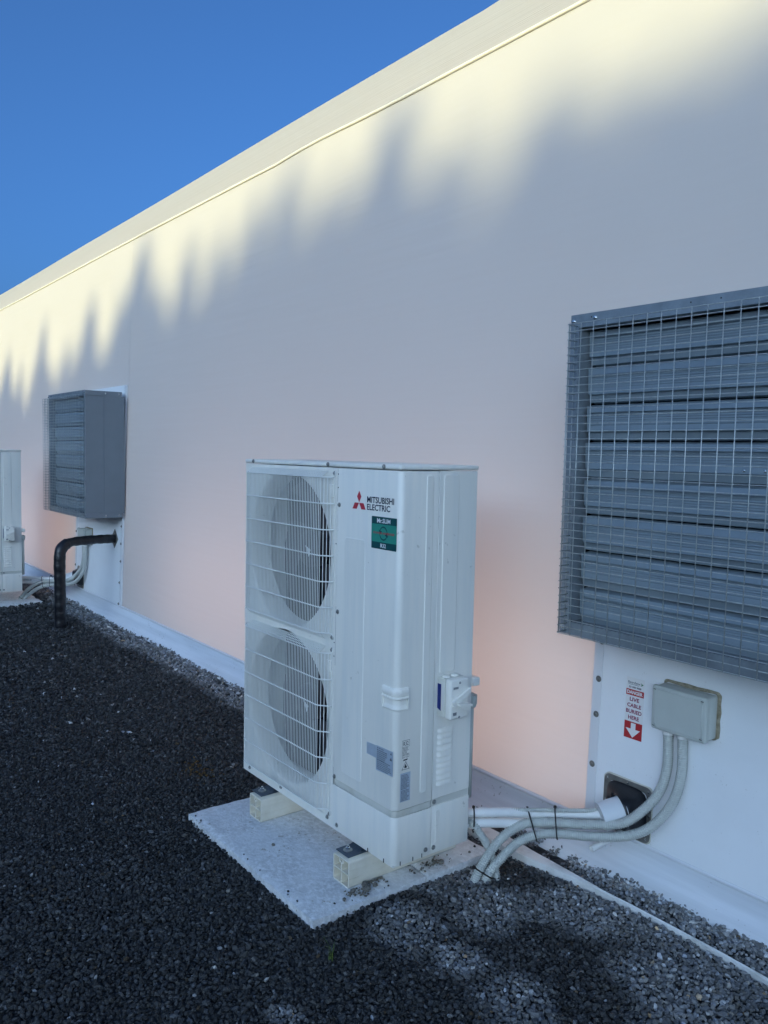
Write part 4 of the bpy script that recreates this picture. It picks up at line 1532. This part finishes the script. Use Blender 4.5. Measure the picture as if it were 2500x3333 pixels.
# ------------------------------------------------------------------ gravel
rng = np.random.default_rng(11)
camp = np.array(CAM)
R2, U2, FW = np.array(r2), np.array(u2), np.array(fw)


def seen(x, y, z, mx=0.10):
    d = np.stack([x, y, z], -1) - camp
    dep = d @ FW
    px = (d @ R2) / dep * 2630.18 / 2500
    py = (d @ U2) / dep * 2630.18 / 3333
    return (dep > 0.3) & (np.abs(px) < 0.5 + mx + 0.25 / np.maximum(dep, .3)) & (np.abs(py) < 0.5 + mx + 0.1 / np.maximum(dep, .3)), dep


def fbm(x, y, s, seed=0.0):
    out = np.zeros_like(x)
    amp = 1
    for k in range(3):
        a = s * 2 ** k
        out += amp * (np.sin(x * a * 1.31 + 1.7 * np.sin(y * a * 0.83 + seed + k)) * np.cos(y * a * 1.17 + 1.3 * np.sin(x * a * 0.71 + 2.3 + seed * 1.7 + k)))
        amp *= 0.55
    return out / 1.8


def field(sp, x0, x1, y0, y1):
    gx, gy = np.meshgrid(np.arange(x0, x1, sp), np.arange(y0, y1, sp))
    gx = gx.ravel() + rng.uniform(-.48, .48, gx.size) * sp
    gy = gy.ravel() + rng.uniform(-.48, .48, gy.size) * sp
    return gx, gy


def ground_h(x, y):
    h = 0.006 * fbm(x, y, 2.1) + 0.004 * fbm(x, y, 5.3, 2.0)
    h += 0.020 * np.clip((y - 0.70) / 0.12, 0, 1) * (x > -0.4)        # banked against the skirt
    h += 0.012 * np.exp(-((x + 6.1) ** 2 / 0.3 + (y - .45) ** 2 / 0.05))
    # scraped lower beside the right edge of the slab
    h -= 0.010 * np.exp(-(((x + 0.02) / 0.08) ** 2 + ((y - 0.40) / 0.16) ** 2))
    return h


# icosahedron
ph = (1 + 5 ** .5) / 2
ico = np.array([(-1, ph, 0), (1, ph, 0), (-1, -ph, 0), (1, -ph, 0), (0, -1, ph), (0, 1, ph), (0, -1, -ph), (0, 1, -ph), (ph, 0, -1), (ph, 0, 1), (-ph, 0, -1), (-ph, 0, 1)])
ico /= np.linalg.norm(ico[0])
icf = np.array([(0, 11, 5), (0, 5, 1), (0, 1, 7), (0, 7, 10), (0, 10, 11), (1, 5, 9), (5, 11, 4), (11, 10, 2), (10, 7, 6), (7, 1, 8), (3, 9, 4), (3, 4, 2), (3, 2, 6), (3, 6, 8), (3, 8, 9), (4, 9, 5), (2, 4, 11), (6, 2, 10), (8, 6, 7), (9, 8, 1)])
octv = np.array([(1, 0, .2), (-1, .1, 0), (0, 1, -.1), (.1, -1, 0), (0, 0, 1), (0, 0, -1)], float)
ocf = np.array([(0, 2, 4), (2, 1, 4), (1, 3, 4), (3, 0, 4), (2, 0, 5), (1, 2, 5), (3, 1, 5), (0, 3, 5)])


def stones(name, x, y, z, size, base_v, base_f, tone):
    n = len(x)
    nv_ = len(base_v)
    v = np.repeat(base_v[None], n, 0)
    v = v * (1 + rng.uniform(-.28, .28, (n, nv_, 1)))
    v = v * (size[:, None, None] * rng.uniform([[[.75, .6, .5]]], [[[1.25, 1.0, .85]]], (n, 1, 3)))
    # random rotation
    q = rng.normal(size=(n, 4))
    q /= np.linalg.norm(q, axis=1, keepdims=True)
    w0, x0, y0, z0 = q.T
    M = np.stack([1 - 2 * (y0 ** 2 + z0 ** 2), 2 * (x0 * y0 - z0 * w0), 2 * (x0 * z0 + y0 * w0), 2 * (x0 * y0 + z0 * w0), 1 - 2 * (x0 ** 2 + z0 ** 2), 2 * (y0 * z0 - x0 * w0),
                  2 * (x0 * z0 - y0 * w0), 2 * (y0 * z0 + x0 * w0), 1 - 2 * (x0 ** 2 + y0 ** 2)], -1).reshape(n, 3, 3)
    v = np.einsum('nij,nkj->nki', M, v)
    v[..., 2] *= 0.85
    v += np.stack([x, y, z], -1)[:, None, :]
    f = (np.arange(n)[:, None, None] * nv_ + base_f[None]).reshape(-1, 3)
    me = bpy.data.meshes.new(name)
    me.vertices.add(n * nv_)
    me.vertices.foreach_set('co', v.astype(np.float32).ravel())
    me.loops.add(len(f) * 3)
    me.loops.foreach_set('vertex_index', f.astype(np.int32).ravel())
    me.polygons.add(len(f))
    me.polygons.foreach_set('loop_start', np.arange(0, len(f) * 3, 3, dtype=np.int32))
    me.polygons.foreach_set('loop_total', np.full(len(f), 3, dtype=np.int32))
    me.update(calc_edges=True)
    a = me.attributes.new('tone', 'FLOAT_COLOR', 'POINT')
    c = np.repeat(np.concatenate([tone, np.ones((n, 1))], 1)[:, None, :], nv_, 1)
    a.data.foreach_set('color', c.astype(np.float32).ravel())
    me.materials.append(MATS['gravel'])
    me.polygons.foreach_set('use_smooth', [False] * len(f))
    o = bpy.data.objects.new(name, me)
    COL.objects.link(o)
    return o


def gravel_tone(x, y):
    n = len(x)
    # dusty dry chips under the shelter of the wall and in patches by the near louvre; dark damp chips elsewhere
    edge = 0.58 + 0.035 * fbm(x, y, 3.3, 1.0) + 0.03 * fbm(x, y, 11, 4.0)
    strip = np.clip((y - edge) / 0.10 + 0.5, 0, 1)
    warp = 0.05 * fbm(x, y, 9, 2.2)
    warp2 = 0.05 * fbm(x, y, 8, 6.1)
    dry = strip
    for bx_, by_, br_, k_ in ((0.10, -0.03, 0.13, .7), (0.32, 0.00, 0.10, .95), (0.19, 0.27, 0.16, .8), (0.57, 0.00, 0.13, .7), (0.37, 0.52, 0.17, .95), (0.79, 0.40, 0.20, .85), (0.80, 0.68, 0.25, .8),
                              (0.38, 0.73, 0.18, .9), (0.23, -0.55, 0.05, 1.0), (0.55, 0.60, 0.14, .8), (1.05, 0.30, 0.25, .7), (-0.02, 0.24, 0.12, .6), (-0.30, 0.62, 0.25, .6), (0.0, 0.36, 0.10, .8)):
        d2 = ((x + warp - bx_) / br_) ** 2 + ((y + warp2 - by_) / br_) ** 2
        dry = np.maximum(dry, k_ * np.clip(1.35 - d2, 0, 1))
    for bx_, by_, br_ in ((0.44, 0.27, 0.12), (0.08, 0.43, 0.05), (0.69, 0.20, 0.11), (0.38, -0.21, 0.14), (0.18, 0.55, 0.06)):
        d2 = ((x + warp2 - bx_) / br_) ** 2 + ((y + warp - by_) / br_) ** 2
        dry = dry * (1 - 0.85 * np.clip(1.4 - d2, 0, 1))
    dry = np.clip(dry, 0, 1)
    lum = 0.040 * np.exp(rng.normal(0, .45, n)) * (1 - dry) + 0.20 * np.exp(rng.normal(0, .40, n)) * dry
    rare = rng.random(n)
    lum = np.where(rare > 0.988, lum * 3 + .05, lum)
    lum = np.where(rare > 0.9985, 0.5, lum)
    hue = rng.normal(0, .04, n)
    col = np.stack([lum * (0.98 + hue), lum * (1.0 + hue * .3), lum * (1.02 - hue)], -1)
    br = rare < 0.006
    col[br] *= np.array([1.7, 1.25, 0.8])
    rust = np.exp(-(((x + 1.45) / .10) ** 2 + ((y + 0.02) / .05) ** 2)) > rng.random(n) * 1.6
    col[rust] = np.array([.10, .06, .02]) * rng.uniform(.5, 1.2, (rust.sum(), 1))
    return np.clip(col, 0.004, 0.7)


def blocked(x, y):
    b_ = (x > -1.0) & (x < -0.064) & (y > -0.27) & (y < 0.519)
    b_ |= (x > -7.24) & (x < -6.11) & (y > -.3) & (y < .52)
    ex = np.interp(x, [p[0] for p in EP], [p[1] for p in EP])
    wd = 0.060 * np.clip((0.36 - x) / 0.40, 0, 1) + 0.0065
    b_ |= (y > ex - 0.003) & (y < ex + wd + 0.003) & (x > -1.05) & (x < 1.6)
    b_ |= y > 0.815
    # gravel stops short of the skirt behind the edging here
    b_ |= (x > -0.9) & (x < 0.17) & (y > ex) & ((y < 0.70) | (np.sin(x * 25) + np.sin(x * 61 + 1) > 0.5))
    return b_


gx, gy = field(0.0108, -9.0, 2.6, -2.2, 0.83)
vis, dep = seen(gx, gy, gx * 0)
keep = vis & ~blocked(gx, gy)
gx, gy, dep = gx[keep], gy[keep], dep[keep]
# thin out with distance: chips get fewer and a little larger where they are below a pixel or two
pk = np.clip((3.4 / dep) ** 2, 0.16, 1)
kp = rng.random(len(gx)) < pk
gx, gy, dep, pk = gx[kp], gy[kp], dep[kp], pk[kp]
size = np.clip(0.0078 * np.exp(rng.normal(0, .22, len(gx))), .0045, .014) / np.sqrt(pk)
size = np.where(rng.random(len(gx)) > .985, size * 1.35, size)
gz = ground_h(gx, gy) - 0.004 + rng.uniform(-.0045, .0045, len(gx))
tone = gravel_tone(gx, gy)
nearm = dep < 3.0
o1 = stones('gravel', gx[nearm], gy[nearm], gz[nearm], size[nearm], ico, icf, tone[nearm])
tag(o1, 'dark crushed gravel chips covering the ground in the foreground', 'gravel', kind='stuff')
o2 = stones('gravel', gx[~nearm], gy[~nearm], gz[~nearm], size[~nearm], octv, ocf, tone[~nearm])
tag(o2, 'dark crushed gravel chips further along the wall', 'gravel', kind='stuff')
print('gravel stones', nearm.sum(), (~nearm).sum())

# rubble and soil swept against the rail on the slab
rs = np.random.default_rng(4)


def lump(name, c, r, mt_, label, group, seed, sub=2, flat=0.75):
    bm = bmesh.new()
    bmesh.ops.create_icosphere(bm, subdivisions=sub, radius=1)
    ax_ = Vector((1.0, 0.75 + 0.3 * random.random(), flat))
    for v in bm.verts:
        d = v.co.normalized()
        k = 1 + 0.35 * mnoise.noise(d * 1.7 + Vector((seed, 0, 0))) + 0.12 * mnoise.noise(d * 5 + Vector((seed, 3, 0)))
        v.co = Vector((d.x * ax_.x, d.y * ax_.y, d.z * ax_.z)) * r * k
    me = bpy.data.meshes.new(name)
    bm.to_mesh(me)
    bm.free()
    me.materials.append(MATS[mt_])
    o = bpy.data.objects.new(name, me)
    COL.objects.link(o)
    o.location = c
    o.rotation_euler = (0, 0, seed * 1.3)
    return tag(o, label, 'stone', group)


pebs = [(-0.100, -0.030, 0.014, 'rounded grey pebble in the rubble, farthest from the rail end'), (-0.118, -0.075, 0.011, 'grey stone in the middle of the rubble by the near rail'),
        (-0.128, -0.018, 0.012, 'brown stone wedged against the near rail side'), (-0.094, -0.128, 0.008, 'small dark stone lying apart in front of the rubble'),
        (-0.105, 0.010, 0.010, 'grey chip on the slab under the lower cover corner'), (-0.088, 0.300, 0.012, 'dark stone on the rear slab below the side panel'),
        (-0.105, 0.285, 0.008, 'smaller dark chip beside the stone on the rear slab'), (-0.560, -0.130, 0.007, 'tiny stone alone on the front slab between the rails'),
        (-0.085, 0.440, 0.0055, 'tiny chip on the rear slab near the conduits')]
for i, (x, y, r_, lb) in enumerate(pebs):
    lump('stone', (x, y, 0.026 + r_ * 0.55), r_, 'pebble', lb, 'loose stones on the slab', i * 2.7 + 1)
# loose soil with small clods
n = 240
u = rs.random(n)
px = -0.137 + 0.012 + rs.normal(0, .014, n) + 0.03 * np.sin(u * 6)
py = -0.105 + u * 0.17
far_ = rs.random(n) < 0.28
px = np.where(far_, -0.085 + rs.normal(0, .014, n) - 0.02, px)
py = np.where(far_, 0.27 + rs.normal(0, .045, n), py)
px = np.clip(px, -0.136, -0.068)
sz = rs.uniform(.0018, .0055, n)
tn = np.stack([rs.uniform(.10, .20, n)] * 3, -1) * np.array([1.0, .92, .74])
rng = np.random.default_rng(21)
o3 = stones('loose_soil', px, py, 0.027 + sz * .3, sz, ico, icf, tn)
tag(o3, 'loose brown soil and clods swept along the side of the near rail', 'soil', kind='stuff')

# chips kicked up onto the slabs
n = 30
px = np.concatenate([rs.uniform(-0.99, -0.08, 8), -0.075 - np.abs(rs.normal(0, .02, 12)), rs.uniform(-0.98, -0.10, 10)])
py = np.concatenate([-0.266 + np.abs(rs.normal(0, .008, 8)), rs.uniform(-0.25, 0.50, 12), rs.uniform(-0.24, 0.18, 10)])
sz = np.concatenate([rs.uniform(.003, .0065, 20), rs.uniform(.001, .0022, 10)])
lum_ = 0.05 * np.exp(rs.normal(0, .5, n))
inr = np.zeros(n, bool)
for rx in (-0.190, -0.798):
    inr |= (np.abs(px - rx) < 0.058) & (py > -0.085)
ok_ = ~inr & ((py < 0.198) | (py > 0.215))
o4 = stones('stray_chips', px[ok_], py[ok_], 0.0265 + sz[ok_] * .35, sz[ok_], ico, icf, np.stack([lum_, lum_ * 1.0, lum_ * 1.02], -1)[ok_])
tag(o4, 'stray dark gravel chips lying along the edges of the slab', 'gravel', kind='stuff')

# grass tuft
t = MB()
gr = random.Random(5)
for k in range(9):
    a = gr.uniform(0, 6.28)
    h = gr.uniform(0.035, 0.085)
    ln_ = gr.uniform(0.1, 0.5) * h
    bw = 0.0016
    base = Vector((gr.uniform(-.006, .006), gr.uniform(-.006, .006), -0.004))
    dv = Vector((math.cos(a), math.sin(a), 0))
    sv = Vector((-math.sin(a), math.cos(a), 0)) * bw
    vs = []
    for i in range(5):
        q = i / 4
        c = base + dv * ln_ * q * q + Vector((0, 0, h * q))
        ww = sv * (1 - q * .95)
        vs += [c - ww, c + ww + dv * 0.0006]
    t.add(vs, [(2 * i, 2 * i + 1, 2 * i + 3, 2 * i + 2) for i in range(4)])
o = t.build('grass_tuft', 'grass', None, None)
o.location = (0.105, -0.315, 0.0)
tag(o, 'small green grass tuft growing through the dark gravel', 'grass')

# ------------------------------------------------------------------ shelter belt behind the camera that shades the wall
TREE_Y = -34.0
DIST = 0.96 - TREE_Y
DROP = DIST / -SUN_H.y * math.tan(SUN_EL)
SHIFT = DIST * SUN_H.x / -SUN_H.y


def crown_mesh(seed, h=8.7):
    r_ = np.random.default_rng(seed)
    n = 19000
    t_ = r_.random(n) ** 0.78                              # depth below the tip, 0..1
    dep_ = 0.02 + t_ * (h - 0.6)
    rmax = np.minimum(0.80, np.where(dep_ < 0.42, 0.035 + 0.22 * dep_, 0.127 + 1.05 * (dep_ - 0.42)))
    a = r_.uniform(0, 2 * np.pi, n)
    lobe = 1 + 0.30 * np.sin(a * 3 + dep_ * 5 + seed) + 0.22 * np.sin(dep_ * 9 + a)
    rad = rmax * lobe * np.sqrt(r_.random(n))
    c = np.stack([rad * np.cos(a), rad * np.sin(a), h - dep_], -1)
    c[:, 0] += 0.24 * np.clip(c[:, 2] - (h - 1.7), 0, None)
    L_ = r_.uniform(.10, .24, n) * np.minimum(1, 0.40 + dep_ * .5)
    W_ = L_ * r_.uniform(.3, .55, n)
    d = np.stack([np.cos(a) * .6, np.sin(a) * .6, r_.uniform(.2, 1.2, n)], -1) + r_.normal(0, .35, (n, 3))
    d /= np.linalg.norm(d, axis=1, keepdims=True)
    s = np.cross(d, r_.normal(size=(n, 3)))
    s /= np.linalg.norm(s, axis=1, keepdims=True)
    v = np.stack([c - s * W_[:, None] * .5, c + d * L_[:, None] * .55 - s * W_[:, None] * .3, c + d * L_[:, None], c + d * L_[:, None] * .55 + s * W_[:, None] * .3, c + s * W_[:, None] * .5], 1).reshape(-1, 3)
    me = bpy.data.meshes.new('crown')
    f = np.arange(n * 5).reshape(n, 5)
    me.from_pydata(v.tolist(), [], f.tolist())
    me.materials.append(MATS['needles'])
    return me


def trunk_mesh(seed, h=8.7):
    r_ = random.Random(seed)
    mb = MB()
    k = 12
    mb.tube([(0.05 * math.sin(i), 0.05 * math.cos(i * 1.3), -0.2 + (h + 0.05) * i / k) for i in range(k + 1)], 0.2, 8, True, [0.20 * (1 - i / k) + 0.008 for i in range(k + 1)])
    for i in range(46):
        z = 0.8 + (h - 1.4) * i / 46
        a = i * 2.4
        L_ = min(0.75, 0.04 + 0.3 * (h - z)) * r_.uniform(.7, 1)
        mb.tube([(0, 0, z), (math.cos(a) * L_ * .5, math.sin(a) * L_ * .5, z + .15 * L_), (math.cos(a) * L_, math.sin(a) * L_, z + .5 * L_)], .03, 5, False, [.035, .022, .006])
    me = bpy.data.meshes.new('trunk')
    me.from_pydata(mb.v, [], mb.f)
    me.materials.append(MATS['bark'])
    return me


CR = [(crown_mesh(s), trunk_mesh(s)) for s in (1, 2, 3, 4, 5, 6, 7)]
tips = [(-10.9, 2.75), (-10.1, 2.55), (-9.3, 2.7), (-8.5, 2.55), (-7.72, 2.95), (-6.9, 2.6), (-5.98, 2.98), (-5.35, 2.6), (-4.95, 3.30), (-4.45, 2.86), (-3.98, 3.10), (-3.4, 2.98), (-2.95, 3.18),
        (-2.48, 3.30), (-1.98, 3.14), (-1.40, 3.34), (-1.02, 3.10), (-0.66, 3.06), (-0.34, 2.98), (-0.08, 2.94), (0.16, 3.0), (0.42, 3.02), (0.80, 2.96), (1.25, 3.0)]
xx = -11.6
while xx > -34:
    tips.append((xx, random.uniform(2.4, 2.95)))
    xx -= random.uniform(.6, .95)
xx = 2.4
while xx < 20:
    tips.append((xx, random.uniform(2.7, 3.2)))
    xx += random.uniform(.5, .85)
for i, (tx_, tz) in enumerate(tips):
    cm, tm = CR[(i * 3) % 7]
    H = tz + DROP
    tx_ -= 0.24 * 1.2
    t = empty('shelter_tree', (tx_ + SHIFT, TREE_Y + random.uniform(-2.0, 2.0) * (1 if i > 23 else 0.12), -0.05))
    t.rotation_euler.z = random.uniform(-.35, .35)
    s = H / 8.7
    wsc = random.uniform(0.60, 1.50) if i > 23 else random.uniform(0.75, 1.25)
    t.location.x += random.uniform(-.16, .16) * (1 if i > 23 else 0.4)
    t.rotation_euler.x = random.uniform(-.02, .02)
    t.rotation_euler.y = random.uniform(-.02, .02)
    for nm, me in (('trunk', tm), ('crown', cm)):
        o = bpy.data.objects.new(nm, me)
        COL.objects.link(o)
        o.parent = t
        o.scale = (wsc, wsc, s)
    tag(t, 'spiky conifer of the shelter belt whose row shades the hall wall', 'tree', 'conifers of the shelter belt')
